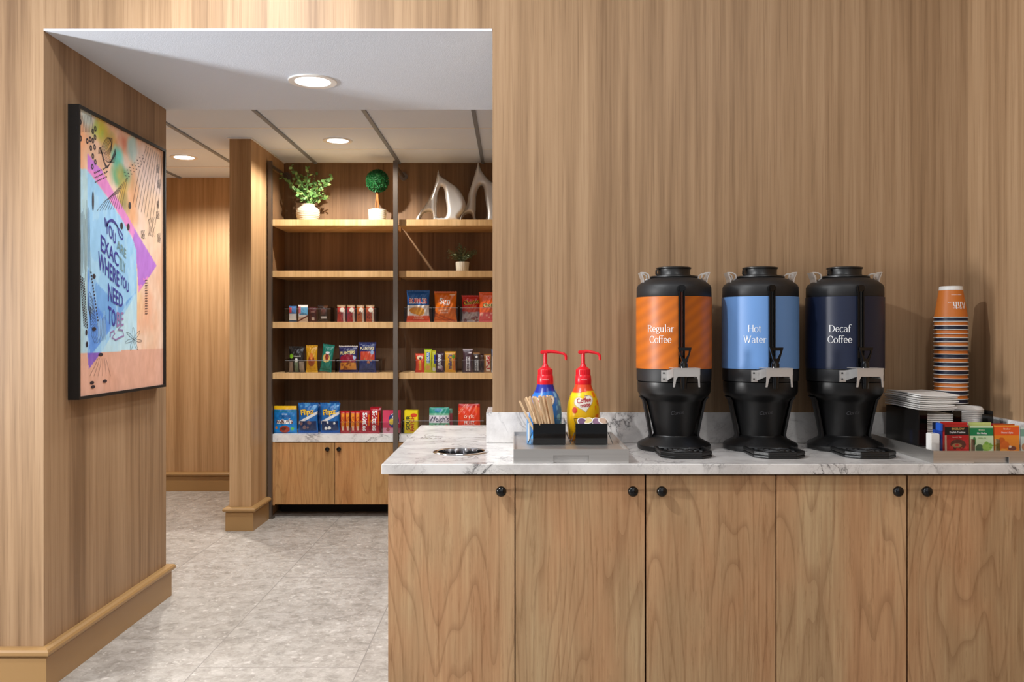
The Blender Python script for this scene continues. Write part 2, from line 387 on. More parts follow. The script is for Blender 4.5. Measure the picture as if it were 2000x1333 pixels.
# serif face drawn with a nib: thick on the verticals, thin on the horizontals
def arc(cx, cy, rx, ry, a0, a1, n=18):
    return [(cx+rx*math.cos(math.radians(a0+(a1-a0)*i/n)), cy+ry*math.sin(math.radians(a0+(a1-a0)*i/n))) for i in range(n+1)]
def sf(x, y, w=.075): return [(x-w, y), (x+w, y)]
G = {
 'H': (.64, [[(.1, 0), (.1, .68)], [(.54, 0), (.54, .68)], [(.1, .36), (.54, .36)], sf(.1, 0), sf(.1, .68), sf(.54, 0), sf(.54, .68)]),
 'R': (.62, [[(.1, 0), (.1, .68)], [(.1, .67)]+arc(.3, .51, .17, .16, 90, -90)+[(.1, .35)], [(.3, .35), (.5, .03), (.6, .0)], sf(.1, 0), sf(.07, .68, .06)]),
 'D': (.66, [[(.1, 0), (.1, .68)], [(.1, .67), (.22, .67)]+arc(.24, .34, .33, .33, 90, -90)+[(.1, .01)], sf(.07, 0, .05), sf(.07, .68, .05)]),
 'C': (.62, [arc(.33, .34, .28, .34, 42, 318, 26), [(.53, .46), (.53, .64)]]),
 'W': (.9, [[(.08, .68), (.27, 0)], [(.27, 0), (.43, .6)], [(.4, .68), (.6, 0)], [(.6, 0), (.79, .68)], sf(.08, .68), sf(.4, .68), sf(.8, .68)]),
 'A': (.66, [[(.06, 0), (.31, .68)], [(.31, .68), (.56, 0)], [(.15, .24), (.47, .24)], sf(.06, 0, .06), sf(.57, 0)]),
 'o': (.48, [arc(.24, .23, .19, .24, 0, 360, 26)]),
 'e': (.44, [[(.06, .26), (.37, .26)]+arc(.22, .24, .16, .23, 5, 318, 22)]),
 'a': (.44, [arc(.2, .33, .13, .13, 160, 0, 10)+[(.33, .08), (.36, .01), (.42, .02)], arc(.19, .13, .14, .12, 80, 340, 16)]),
 'c': (.41, [arc(.23, .23, .18, .24, 45, 318, 20)]),
 'g': (.46, [arc(.2, .31, .14, .15, 0, 360, 20), [(.28, .43), (.42, .46)], [(.12, .2), (.09, .1), (.2, .06)]+arc(.22, -.06, .17, .11, 80, -180, 18)+[(.1, .05)]]),
 'u': (.5, [[(.1, .46), (.1, .14)]+arc(.21, .13, .11, .13, 180, 300, 10)+[(.36, .12)], [(.37, .46), (.37, 0)], sf(.07, .46, .05), sf(.34, .46, .05), sf(.42, 0, .05)]),
 'l': (.24, [[(.12, 0), (.12, .74)], sf(.12, 0), sf(.08, .74, .04)]),
 'r': (.34, [[(.1, 0), (.1, .46)], [(.1, .3), (.17, .42), (.25, .46), (.32, .42)], sf(.1, 0), sf(.07, .46, .04)]),
 'f': (.27, [[(.11, 0), (.11, .56)]+arc(.24, .58, .13, .14, 180, 45, 8), [(0, .45), (.25, .45)], sf(.11, 0)]),
 't': (.3, [[(.12, .6), (.12, .1)]+arc(.2, .09, .08, .09, 180, 320, 8), [(.0, .45), (.27, .45)]]),
 'h': (.5, [[(.1, 0), (.1, .74)], [(.1, .32)]+arc(.24, .32, .13, .14, 150, 0, 10)+[(.37, 0)], sf(.1, 0), sf(.37, 0), sf(.06, .74, .04)]),
 ' ': (.25, []), '.': (.16, [[(.05, .0), (.05, .05)]]),
}
def serif_tris(txt, thick=.075, thin=.022):
    vs = []; fs = []; x = 0
    for ch in txt:
        adv, strokes = G[ch]
        for st in strokes:
            b = len(vs); n = len(st)
            for i, p in enumerate(st):
                a = st[max(i-1, 0)]; c = st[min(i+1, n-1)]
                dx, dy = c[0]-a[0], c[1]-a[1]; L = math.hypot(dx, dy) or 1
                wd = thin+(thick-thin)*abs(dy/L)**1.5
                nx, ny = -dy/L*wd/2, dx/L*wd/2
                vs += [(x+p[0]+nx, p[1]+ny), (x+p[0]-nx, p[1]-ny)]
            for i in range(n-1): fs.append((b+2*i, b+2*i+1, b+2*i+3, b+2*i+2))
        x += adv
    vs = np.array(vs); vs[:, 0] -= x/2
    return vs, fs
def flat_text(mb, tri, fn, h=1.0, mi=0, stretch=1.0, rot=0.0):
    vs, fs = tri
    if not len(vs): return mb
    c, s_ = math.cos(rot), math.sin(rot)
    pts = [fn((x*stretch*c-y*s_)*h, (x*stretch*s_+y*c)*h) for x, y in vs]
    return mb.add(pts, fs, mi)

# ------------------------------------------------------------------ room shell
WY = 3.254      # face of the front wall
WB = 4.40       # back of that thick wall
JR = -.0785     # right jamb
JL = -1.757     # left jamb
SZ = 2.467      # soffit height
RX = 1.6976     # right side wall
CEI = 2.65
o = MB().box(-4.2, -1.0, -.1, 3.2, 7.6, 0).build('floor', M['floor']); struct(o)
o = MB().prism([[(-4.2, 0), (JL, 0), (JL, SZ+.004), (JR, SZ+.004), (JR, 0), (RX+.35, 0), (RX+.35, 3.1), (-4.2, 3.1)]], WY, WB, 'XZ').build('wall_front', M['wall']); struct(o)
o = MB().box(RX, -1.0, 0, RX+.3, WY-.0005, 3.1).build('wall_right', M['wall']); struct(o)
o = MB().box(JL+.001, WY-.002, SZ-.004, JR-.001, WB+.002, SZ+.0035).build('trim_1', M['drywall']); struct(o)
o = MB().box(-4.2, .8, 3.0, RX, WY-.001, 3.08).build('ceiling', M['drywall']); struct(o)
# back room
struct(MB().box(-3.55, WB+.003, CEI, .7, 7.55, CEI+.05).build('ceiling.001', M['tile']))
struct(MB().box(-3.55, WB-.3, 3.1, .7, WB+.3, 3.2).build('trim_2', M['drywall']))
struct(MB().box(-3.55, 7.36, 0, -1.917, 7.46, CEI).build('wall_back', M['wall_back']))
struct(MB().box(-1.917, 5.874, 0, -1.772, 7.3595, CEI).build('wall_partition', M['wall_back']))
struct(MB().box(-1.7715, 6.72, 0, .5, 6.8, CEI).build('wall_back.001', M['wall_back']))
struct(MB().box(-3.65, WB+.001, 0, -3.551, 7.46, CEI).build('wall_left', M['wall_back']))
struct(MB().box(.45, WB+.001, 0, .55, 6.7195, CEI).build('wall_right.001', M['wall_back']))
# ceiling grid
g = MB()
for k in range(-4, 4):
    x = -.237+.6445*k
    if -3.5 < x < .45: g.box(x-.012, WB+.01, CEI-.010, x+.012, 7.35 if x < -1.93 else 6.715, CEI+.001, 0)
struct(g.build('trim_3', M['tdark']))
g = MB()
for y in (4.95, 5.59, 6.23): g.box(-3.54, y-.012, CEI-.0015, .44, y+.012, CEI+.001)
g.box(-3.54, 6.858, CEI-.007, -1.92, 6.882, CEI+.001)
struct(g.build('trim_4', M['tbar']))
# wall angle round the partition head
g = MB().box(-1.93, 5.86, CEI-.006, -1.759, 6.715, CEI-.001)
struct(g.build('trim_5', M['tbar']))

# baseboards (flat board with a rounded rail on top)
def base_prof(path, name):
    # path: list of (x,y) with outward normal on the left-hand side handled by offset list
    mb = MB(); H = .16
    prof = [(0, 0), (.020, 0), (.020, .122), (.017, .126), (.030, .130), (.036, .138), (.036, .148), (.030, .156), (.018, .160), (0, .160)]
    n = len(path); rings = []
    for i, p in enumerate(path):
        P = Vector((p[0], p[1]))
        dirs = []
        if i > 0: dirs.append((P-Vector(path[i-1])).normalized())
        if i < n-1: dirs.append((Vector(path[i+1])-P).normalized())
        ns = [Vector((d.y, -d.x)) for d in dirs]
        m_ = sum(ns, Vector((0, 0))); m_ = m_/len(ns); m_ = m_/max(m_.length_squared, .3)
        rings.append([(P.x+m_.x*u, P.y+m_.y*u, z+.0003) for u, z in prof])
    vs = [v for r in rings for v in r]; k = len(prof); fs = []
    for i in range(n-1):
        for j in range(k-1): fs.append((i*k+j, i*k+j+1, (i+1)*k+j+1, (i+1)*k+j))
    fs += [tuple(range(k)), tuple((n-1)*k+j for j in reversed(range(k)))]
    mb.add(vs, fs); return struct(mb.build(name, M['base']))
e = .0006
base_prof([(-4.1, WY-e), (JL+e, WY-e), (JL+e, WB+e), (-3.5, WB+e)], 'baseboard_left')
base_prof([(-3.54, 7.36-e), (-1.96, 7.36-e)], 'baseboard_back')
base_prof([(-1.917-e, 7.3), (-1.917-e, 5.874-e), (-1.772+e, 5.874-e), (-1.772+e, 6.235)], 'baseboard_partition')

# recessed downlights in view, then added spots for the back room
def downlight(x, y, z, label, r=.105):
    t = thing('recessed_downlight', label, 'ceiling light', (x, y, z-.004), 'recessed ceiling downlights')
    MB().lathe([(r*.70, z-.001), (r*.74, z-.006), (r*.98, z-.007), (r, z-.003), (r, z-.0005)], x, y, 48).build('trim_ring', M['white'], t)
    m = MB(); m.lathe([(.0005, z-.0035), (r*.4, z-.0045), (r*.72, z-.0035), (r*.72, z-.001)], x, y, 40); m.build('lens', M['lens'], t)
    return t
downlight(PX(617, F/429.)*1, F/436., SZ-.004, 'round recessed downlight in the smooth white soffit above the opening', .108)
downlight(-1.2, 5.94, CEI, 'round recessed downlight in the tiled ceiling before the snack shelves', .10)
downlight(-2.46, 6.5, CEI, 'round recessed downlight in the passage left of the wood partition', .10)
lamp('SPOT', (-.9, 3.90, SZ-.02), 42, COOL, spot_size=2.7, spot_blend=.5, shadow_soft_size=.06)
lamp('SPOT', (-1.2, 5.94, CEI-.02), 80, WARM, spot_size=2.75, spot_blend=.35, shadow_soft_size=.012)
lamp('SPOT', (-2.46, 6.5, CEI-.02), 165, WARM, spot_size=2.7, spot_blend=.5, shadow_soft_size=.04)
lamp('SPOT', (-1.35, 4.9, CEI-.02), 100, COOL, spot_size=2.1, spot_blend=.6, shadow_soft_size=.08)  # this and the next two spots are added to brighten, without fixtures
lamp('SPOT', (-.35, 4.9, CEI-.02), 78, COOL, spot_size=2.1, spot_blend=.6, shadow_soft_size=.08)
lamp('SPOT', (-2.6, 5.2, CEI-.02), 42, COOL, spot_size=2.0, spot_blend=.8, shadow_soft_size=.08)

# ------------------------------------------------------------------ coffee counter
CT = .923        # worktop height
CF = 2.711       # front edge
HX, HY = -.1815, 2.995
hole = [(HX+.080*math.cos(2*PI*i/64), HY+.080*math.sin(2*PI*i/64)) for i in range(64)]
outer = [(-.4115, CF), (RX-.0008, CF), (RX-.0008, WY-.0008), (JR-.0008, WY-.0008), (JR-.0008, 3.864), (-.4115, 3.864)]
o = MB().prism([outer, hole], CT-.032, CT, 'XY').build('countertop', M['quartz'])
o.modifiers.new('bevel', 'BEVEL').width = .0015; o.modifiers['bevel'].limit_method = 'ANGLE'
tag(o, 'white grey-veined quartz worktop with a round waste hole at its left end', 'worktop')
ct = thing('backsplash', 'low white veined quartz upstand along the wood wall behind the coffee servers', 'backsplash', (0, WY-.018, CT))
MB().rbox(-.1015, WY-.019, CT+.0004, RX-.001, WY-.0006, 1.037, .001).build('back_upstand', M['quartz'], ct)
MB().rbox(-.1015, WY-.0004, CT+.0004, JR-.0006, 3.48, 1.037, .001).build('return_upstand', M['quartz'], ct)
MB().rbox(RX-.019, CF+.03, CT+.0004, RX-.0006, WY-.0196, 1.037, .001).build('side_upstand', M['quartz'], ct)
# waste chute ring and throat
t = thing('waste_chute', 'round polished steel waste chute set into the quartz worktop', 'waste bin', (HX, HY, CT))
MB().lathe([(.0790, CT-.01), (.0795, CT+.001), (.083, CT+.004), (.0935, CT+.0025), (.0963, CT+.0005)], HX, HY, 64).build('rim', M['chrome'], t)
MB().lathe([(.0785, CT-.006), (.0780, CT-.02), (.076, CT-.17), (.0765, CT-.2), (.0005, CT-.2)], HX, HY, 64).build('throat', M['chrome'], t)

DF = 2.737       # door face
def Xd(px): return PX(px, DF)
def cabinet(x0, x1, y1, doors, label):
    t = thing('base_cabinet', label, 'cabinet', ((x0+x1)/2, DF+.02, 0), 'base cabinets under the quartz worktop')
    mb = MB(); th = .018; ya = DF+.0215
    mb.box(x0, ya, .1, x0+th, y1, CT-.0325); mb.box(x1-th, ya, .1, x1, y1, CT-.0325)
    mb.box(x0+th, y1-th, .1, x1-th, y1, CT-.0325); mb.box(x0+th, ya, .1, x1-th, y1-th, .118)
    mb.build('carcass', M['door'], t)
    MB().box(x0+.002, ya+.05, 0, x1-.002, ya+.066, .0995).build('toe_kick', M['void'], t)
    MB().box(x0, ya-.0005, CT-.046, x1, ya+.02, CT-.0327).build('gap_shade_rail', M['void'], t)  # near-black strip: shade of the gap under the worktop, put in as colour
    for (a, b, kx) in doors:
        d = MB().rbox(a+.0016, DF, .105, b-.0016, DF+.02, CT-.0395, .0012).build('door', M['door'], t)
        kz = PZ(961, DF-.02); m = MB()
        pr = [(.0005, -.030), (.008, -.0295), (.0135, -.026), (.0165, -.020), (.0165, -.015), (.012, -.011), (.007, -.008), (.0065, -.003), (.010, -.0005)]
        k = 28; vs = [(kx+r*math.cos(2*PI*i/k), DF+y, kz+r*math.sin(2*PI*i/k)) for r, y in pr for i in range(k)]
        fs = [(j*k+i, j*k+(i+1) % k, (j+1)*k+(i+1) % k, (j+1)*k+i) for j in range(len(pr)-1) for i in range(k)]
        m.add(vs, fs, 0, True); m.build('knob', M['blackgl'], d)
b_ = [Xd(757), Xd(1006), Xd(1261), Xd(1516), Xd(1772), Xd(2028)]
cabinet(b_[0], b_[1], 3.80, [(b_[0], b_[1], Xd(979))], 'single-door wood cabinet at the left end below the waste hole')
cabinet(b_[1]+.0006, b_[3], 3.225, [(b_[1], b_[2]-.001, Xd(1235)), (b_[2]+.001, b_[3], Xd(1291))], 'two-door wood cabinet below the creamer bottles and the orange-banded server')
cabinet(b_[3]+.0006, b_[5], 3.225, [(b_[3], b_[4]-.001, Xd(1750)), (b_[4]+.001, b_[5], Xd(1806))], 'two-door wood cabinet at the right end below the cups and tea')
if RX-b_[5] > .003:
    tag(MB().box(b_[5]+.0006, DF+.004, .1, RX-.0006, DF+.024, CT-.034).build('filler_panel', M['door']), 'narrow wood filler strip between the last cabinet and side wall', 'panel')

# ------------------------------------------------------------------ coffee servers
def curve_text(mb, tri, cx, cy, r, ang, z, h, mi=0, stretch=1.0, rfn=None, rot=0):
    def fn(u, v):
        rr = (rfn(z+v) if rfn else r)+.0007; a = ang+u/rr
        return (cx+rr*math.sin(a), cy-rr*math.cos(a), z+v)
    return flat_text(mb, tri, fn, h, mi, stretch, rot)
def server(px, wrap, lines, label, tpx):
    cy = 3.078; cx = PX(px, cy); s = s_at(cy)
    t = thing('beverage_server', label, 'coffee server', (cx, cy, CT), 'tall black beverage servers with coloured bands')
    z = lambda y: PZ(y, cy)
    # stand: base disc, flare, cone, collar
    MB().lathe([(.0005, CT+.0005), (.122, CT+.0005), (.127, CT+.004), (.128, CT+.017), (.124, CT+.023), (.076, CT+.047), (.074, CT+.050)], cx, cy, 64).build('stand_base', M['black'], t)
    MB().lathe([(.073, CT+.047), (.070, CT+.052), (.074, CT+.075), (.096, z(784)), (.102, z(779)), (.120, z(772)), (.127, z(765)), (.128, z(748)), (.1275, z(745)), (.12, z(744))], cx, cy, 64).build('stand_cone', M['black'], t)
    for sg in (-1, 1):   # side legs of the stand behind the cone
        m = MB(); vs = []; fs = []
        a0, a1 = (PI+sg*.45*PI-.35, PI+sg*.45*PI+.35)
        for zz, r in ((CT+.03, .095), (CT+.05, .088), (CT+.10, .097), (z(782), .112), (z(775), .122)):
            for k in range(9):
                a = a0+(a1-a0)*k/8
                vs.append((cx+r*math.sin(a), cy-r*math.cos(a), zz))
            for k in range(9):
                a = a0+(a1-a0)*(8-k)/8
                vs.append((cx+(r-.008)*math.sin(a), cy-(r-.008)*math.cos(a), zz))
        for j in range(4):
            for k in range(18): fs.append((j*18+k, j*18+(k+1) % 18, (j+1)*18+(k+1) % 18, (j+1)*18+k))
        fs += [tuple(range(18)), tuple(72+k for k in range(18))]
        m.add(vs, fs, 0, True); m.build('stand_leg', M['blackm'], t)
    MB().lathe([(.118, z(745)), (.130, z(743)), (.1305, z(722)), (.1295, z(720.5)), (.1295, z(581)), (.1305, z(580)), (.130, z(563)), (.126, z(558)), (.105, z(549)), (.083, z(544.5)), (.078, z(544))], cx, cy, 72).build('body', M['blackm'], t)
    wr = MB().lathe([(.1300, z(719.5)), (.1322, z(719)), (.1322, z(582)), (.1300, z(581.5))], cx, cy, 96).build('label_band', wrap, t)
    MB().lathe([(.080, z(545)), (.084, z(543)), (.083, z(540.5)), (.060, z(539)), (.057, z(536)), (.0575, z(527)), (.061, z(525.5)), (.061, z(523.5)), (.055, z(522.5)), (.0005, z(523))], cx, cy, 64).build('lid', M['black'], t)
    m = MB()
    for sg in (-1,): m.strap([(cx+sg*.058, cy-.02, z(527)), (cx+sg*.066, cy-.022, z(530)), (cx+sg*.066, cy-.02, z(536)), (cx+sg*.058, cy-.02, z(539))], (0, .014, 0), .004)
    m.build('lid_latch', M['black'], t)
    for sg in (-1, 1):
        m = MB(); yy = .028
        # curved ear: side straps rise and lean out, joined by an outer bar
        for q in (-1, 1):
            m.strap([(cx+sg*.102, cy+q*yy*.8, z(551)), (cx+sg*.092, cy+q*yy, z(544)), (cx+sg*.094, cy+q*yy, z(538)), (cx+sg*.104, cy+q*yy, z(534.5)), (cx+sg*.118, cy+q*yy, z(534))], (0, .006, 0), .004)
        m.strap([(cx+sg*.121, cy, z(533)), (cx+sg*.117, cy, z(539)), (cx+sg*.112, cy, z(546)), (cx+sg*.110, cy, z(553))], (0, yy*2, 0), .0035)
        m.build('carry_handle', M['alu'], t)
    # sight gauge
    gy = cy-.142; gs = lambda y: PZ(y, gy)
    gx = cx
    gm = MB().rbox(gx-.0105, gy-.008, gs(712), gx-.0055, gy+.008, gs(566), .002).rbox(gx+.0055, gy-.008, gs(712), gx+.0105, gy+.008, gs(566), .002)
    gm.rbox(gx-.0125, gy-.010, gs(570), gx+.0125, gy+.016, gs(557), .004).rbox(gx-.010, gy-.008, gs(722), gx+.010, gy+.012, gs(708), .002)
    gg = gm.build('sight_gauge', M['blackgl'], t)
    MB().tube([(gx, gy, gs(710)), (gx, gy, gs(568))], .0048, 12).build('gauge_glass', M['brown'] if wrap is M['orange_s'] else M['blackgl'], gg)
    # faucet
    fy = cy-.180; fs_ = lambda y: PZ(y, fy)
    fm = MB().tube([(cx, fy, fs_(722)), (cx, fy, fs_(712)), (cx, fy, fs_(706))], [.013, .0135, .009], 20)
    fm.tube([(cx, fy, fs_(728)), (cx, cy-.125, fs_(728))], .012, 16).tube([(cx, fy, fs_(760)), (cx, fy, fs_(742)), (cx, fy, fs_(722))], [.0095, .0125, .014], 20)
    fa = fm.build('faucet', M['blackgl'], t)
    hx = cx+.003
    oc = lambda sx, y0, y1, w0, w1: [(hx-w0, fs_(y0)), (hx+w0, fs_(y0)), (hx+w0*.93, fs_(y0+5)), (hx+w1, fs_(y1)), (hx-w1, fs_(y1)), (hx-w0*.93, fs_(y0+5))]
    MB().prism([oc(0, 679, 709, .0225, .008), oc(0, 685.5, 701, .0145, .0045)], fy-.004, fy+.004, 'XZ').build('lever', M['blackgl'], fa)
    # cast guard bracket
    fx = cx+.004; gf = cy-.212
    H = lambda y: PZ(y, gf)
    pl = [(fx-.043, H(721)), (fx+.043, H(721)), (fx+.0425, H(745)), (fx+.0435, H(757)), (fx+.0385, H(757)), (fx+.0365, H(742)), (fx+.032, H(736)), (fx-.030, H(736)), (fx-.035, H(742)), (fx-.040, H(757)), (fx-.0455, H(757)), (fx-.0435, H(745))]
    br = MB().prism([pl], gf-.002, gf+.002, 'XZ')
    br.box(fx-.044, gf-.003, H(721), fx+.044, cy-.125, H(719.6))
    br.prism([[(gf, H(721)), (cy-.105, H(721)), (cy-.105, H(741)), (gf+.03, H(741)), (gf, H(733))]], fx+.041, fx+.044, 'YZ')
    vs = [(fx-.044, gf, H(721)), (fx-.044, gf, H(736)), (cx-.048, cy-.125, z(741)), (cx-.048, cy-.125, z(721))]
    br.add(vs+[(v[0]+.003, v[1]+.003, v[2]) for v in vs], [(0, 1, 2, 3), (7, 6, 5, 4), (0, 3, 7, 4), (1, 5, 6, 2), (0, 4, 5, 1), (3, 2, 6, 7)])
    br.box(cx-.066, cy-.131, z(742.5), cx-.045, cy-.124, z(721))
    bo = br.build('guard_bracket', M['alu'], t)
    for zz in (726, 737):
        MB().tube([(cx-.058, cy-.1335, z(zz)), (cx-.058, cy-.130, z(zz))], .003, 12).build('screw', M['black'], bo)
    # drip tray
    ty0, ty1 = 2.815, 3.02; w_ = .085; c_ = .028
    octo = [(cx-w_, ty0+c_*1.4), (cx-w_+c_*1.4, ty0), (cx+w_-c_*1.4, ty0), (cx+w_, ty0+c_*1.4), (cx+w_, ty1-c_), (cx+w_-c_, ty1), (cx-w_+c_, ty1), (cx-w_, ty1-c_)]
    ins = [(cx+(x-cx)*.86, (ty0+ty1)/2+(y-(ty0+ty1)/2)*.86) for x, y in octo]
    dt = MB().prism([octo], CT+.0006, CT+.010, 'XY').prism([octo, ins], CT+.010, CT+.022, 'XY').build('drip_tray', M['black'], t)
    dt.modifiers.new('bevel', 'BEVEL').width = .003; dt.modifiers['bevel'].segments = 2
    m = MB()
    for r in (.018, .036, .054):
        m.tube([(cx+r*math.cos(2*PI*i/24), 2.91+r*math.sin(2*PI*i/24), CT+.018) for i in range(25)], .002, 6)
    for q in range(6):
        a = PI*q/6; m.tube([(cx+.066*math.cos(a), 2.91+.066*math.sin(a), CT+.017), (cx-.066*math.cos(a), 2.91-.066*math.sin(a), CT+.017)], .0018, 6)
    m.build('drip_grate', M['blackm'], dt)
    # lettering on the band
    m = MB(); ang0 = min((abs(VX+F*(cx+.1324*math.sin(q*.002))/(cy-.1324*math.cos(q*.002))-tpx), q*.002) for q in range(-600, 600))[1]
    for i, ln in enumerate(lines):
        tri = serif_tris(ln); curve_text(m, tri, cx, cy, .1324, ang0, z(649 if i == 0 else 669.5), .0345, 0, .93)
    m.build('lettering', M['ink'], wr)
    # faint maker's script pressed in the cone
    m = MB(); tri = text_tris('Curtis')
    tri = (tri[0]+np.c_[tri[0][:, 1]*.35, tri[0][:, 1]*0], tri[1])
    curve_text(m, tri, cx, cy, .09, -.04, z(802), .014, 0, .9, lambda zz: .074+(.096-.074)*max(0, min(1, (zz-(CT+.075))/(z(784)-CT-.075)))+.0003, .08)
    m.build('embossed_script', PC((74, 74, 78), .3), t)
    return t
server(1316, M['orange_s'], ['Regular', 'Coffee'], 'black beverage server with an orange band reading Regular Coffee', 1289)
server(1484.5, M['blue'], ['Hot', 'Water'], 'black beverage server with a light blue band reading Hot Water', 1474)
server(1649.5, M['navy'], ['Decaf', 'Coffee'], 'black beverage server with a dark navy band reading Decaf Coffee', 1640)

# ------------------------------------------------------------------ steel trays
def steel_tray(x0, x1, y0, y1, zt, cut, label):
    t = thing('steel_tray', label, 'tray', ((x0+x1)/2, (y0+y1)/2, CT), 'brushed steel risers on the worktop')
    zb = CT+.0005; a, b, c = cut
    MB().prism([[(x0, zb), (a, zb), (a, c), (b, c), (b, zb), (x1, zb), (x1, zt), (x0, zt)]], y0, y0+.003, 'XZ').build('front_rim', M['steel'], t)
    m = MB().box(x0, y0+.003, zb, x0+.003, y1, zt).box(x1-.003, y0+.003, zb, x1, y1, zt).box(x0+.003, y1-.003, zb, x1-.003, y1, zt)
    m.build('side_rim', M['steel'], t)
    MB().box(x0+.003, y0+.003, zt-.016, x1-.003, y1-.003, zt-.013).build('deck', M['steel'], t)
    MB().box(a-.01, y0+.012, zb, b+.01, y0+.016, c+.004).build('grip_recess', M['steel'], t)
    return zt-.013
Yf = 2.727
TD1 = steel_tray(PX(1003, Yf), PX(1228, Yf), Yf, 3.21, PZ(878, Yf), (PX(1081, Yf), PX(1150, Yf), PZ(890, Yf)), 'brushed steel tray holding the creamer bottles and stir sticks')
TD2 = steel_tray(PX(1823, Yf), RX-.020, Yf, 3.20, PZ(881.5, Yf), (PX(1902, Yf), PX(1971, Yf), PZ(893.5, Yf)), 'brushed steel tray holding the cups, napkins and tea packets')

# ------------------------------------------------------------------ creamer bottles
def paint_lathe(mb, prof, cx, cy, n, cfn):
    # painted lathe: cfn(angle, z) -> rgb(0..255)
    b0 = len(mb.v); mb.lathe(prof, cx, cy, n)
    cs = []
    for r, z in prof:
        for i in range(n):
            a = 2*PI*i/n
            if a > PI: a -= 2*PI
            cs.append(S(*cfn(a, z)))
    mb.c = (mb.c or [])+cs
def densify(prof, n=60):
    P = np.array(prof); d = np.r_[0, np.cumsum(np.hypot(*(np.diff(P, axis=0).T)))]; t = np.linspace(0, d[-1], n)
    return list(zip(np.interp(t, d, P[:, 0]), np.interp(t, d, P[:, 1])))
def creamer(px, spout, col1, col2, accent, neck, label, badge):
    cy = 3.07; cx = PX(px, cy); z = lambda y: PZ(y, cy); b = TD1+.0005
    t = thing('creamer_bottle', label, 'creamer bottle', (cx, cy, b), 'pump creamer bottles on the steel tray')
    prof = [(.001, b), (.046, b), (.052, b+.006), (.0545, b+.03), (.0575, z(826)), (.0580, z(810)), (.0570, z(799)), (.0535, z(786)), (.046, z(773)), (.037, z(764)), (.0315, z(757)), (.0285, z(751))]
    prof = densify(prof, 70)
    def rf(zz):
        P = [(q[1], q[0]) for q in prof]; return float(np.interp(zz, [p[0] for p in P], [p[1] for p in P]))
    def cf(a, zz):
        tt = (zz-b)/(z(751)-b)
        c = np.array(col1)*(1-tt)+np.array(col2)*tt
        if zz > z(765)+.004*math.sin(a*2): c = np.array(neck)
        w_ = math.sin(a*9+zz*90)*.5+math.sin(a*5-zz*160)*.5
        if a > .75 and w_ > .25: c = np.array(accent)
        if zz < z(848): c = c*.5+np.array(accent)*.5
        return tuple(c)
    m = MB(); paint_lathe(m, prof, cx, cy, 72, cf); body = m.build('bottle_body', M['paint'], t)
    # heart shaped badge
    def heart(u, v, sc):
        pts = []
        for i in range(40):
            q = 2*PI*i/40; x = 16*math.sin(q)**3/17; y = (13*math.cos(q)-5*math.cos(2*q)-2*math.cos(3*q)-math.cos(4*q))/17
            pts.append((x*sc*1.12, y*sc))
        return pts
    def put(mb, pts2, eps, ang, zz0, rot=.2):
        c, s_ = math.cos(rot), math.sin(rot)
        pts = [(x*c-y*s_, x*s_+y*c) for x, y in pts2]
        # ring fan subdivided so that it follows the bottle
        vs = []; fs = []; n = len(pts); R = 7
        for j in range(R+1):
            for (x, y) in pts:
                x_, y_ = x*j/R, y*j/R; rr = rf(zz0+y_)+eps; a = ang+x_/rr
                vs.append((cx+rr*math.sin(a), cy-rr*math.cos(a), zz0+y_))
        for j in range(R):
            for i in range(n): fs.append((j*n+i, j*n+(i+1) % n, (j+1)*n+(i+1) % n, (j+1)*n+i))
        mb.add(vs, fs, 0, True)
    zc = z(786)
    m = MB(); put(m, heart(0, 0, .0345), .0006, -.02, zc); m.build('badge_border', PC((214, 190, 150)), body)
    m = MB(); put(m, heart(0, 0, .0315), .0012, -.02, zc); m.build('badge', PC((247, 240, 226)), body)
    m = MB()
    rf2 = lambda zz: rf(zz)+.0016
    curve_text(m, text_tris('Coffee', .02), cx, cy, 0, -.03, z(780), .0165, 0, .86, rf2, .13)
    curve_text(m, text_tris('mate', .02), cx, cy, 0, .06, z(789.5), .0125, 0, .9, rf2, .13)
    m.build('lettering', PC((176, 24, 40)), body)
    m = MB(); curve_text(m, text_tris('Nestle', .02), cx, cy, 0, .12, z(771.5), .0035, 0, .9, rf2, .05); m.build('small_lettering', PC((40, 60, 130)), body)
    if badge:
        m = MB(); put(m, [(math.cos(2*PI*i/30)*.0105, math.sin(2*PI*i/30)*.0105) for i in range(30)], .001, -.62, z(799.5), 0); m.build('round_seal', PC((222, 60, 30)), body)
    MB().lathe([(.0275, z(752)), (.0290, z(750)), (.0290, z(743)), (.0280, z(735)), (.0262, z(733)), (.0250, z(732))], cx, cy, 40).build('collar', M['red'], t)
    m = MB(); curve_text(m, text_tris('Sensational', .01), cx, cy, .0292, 0, z(741), .0040, 0, .9); m.build('collar_lettering', PC((250, 190, 190)), t)
    pm = MB(); pr = [(.0250, z(733)), (.0252, z(722)), (.0235, z(721)), (.0125, z(717)), (.0090, z(713)), (.0070, z(710)), (.0062, z(690)), (.0001, z(689))]
    vr = densify(pr, 40); n = 48
    pm.lathe(vr, cx, cy, n)
    for k in range(24):
        a = 2*PI*k/24; pm.tube([(cx+.0252*math.sin(a), cy-.0252*math.cos(a), z(732.5)), (cx+.0252*math.sin(a), cy-.0252*math.cos(a), z(722.5))], .0009, 5)
    pm.rbox(cx-.018, cy-.008, z(692), cx+.009, cy+.008, z(685), .003)
    L = spout
    pm.tube([(cx+.004, cy, z(687.3)), (cx+.3*L, cy, z(687)), (cx+.65*L, cy, z(689)), (cx+.9*L, cy, z(691.5)), (cx+L*.98, cy, z(694.5)), (cx+L, cy, z(698)), (cx+L, cy, z(704))], [.0068, .0058, .0048, .0046, .0050, .0046, .0042], 12)
    pm.build('pump', M['red'], t)
    return t
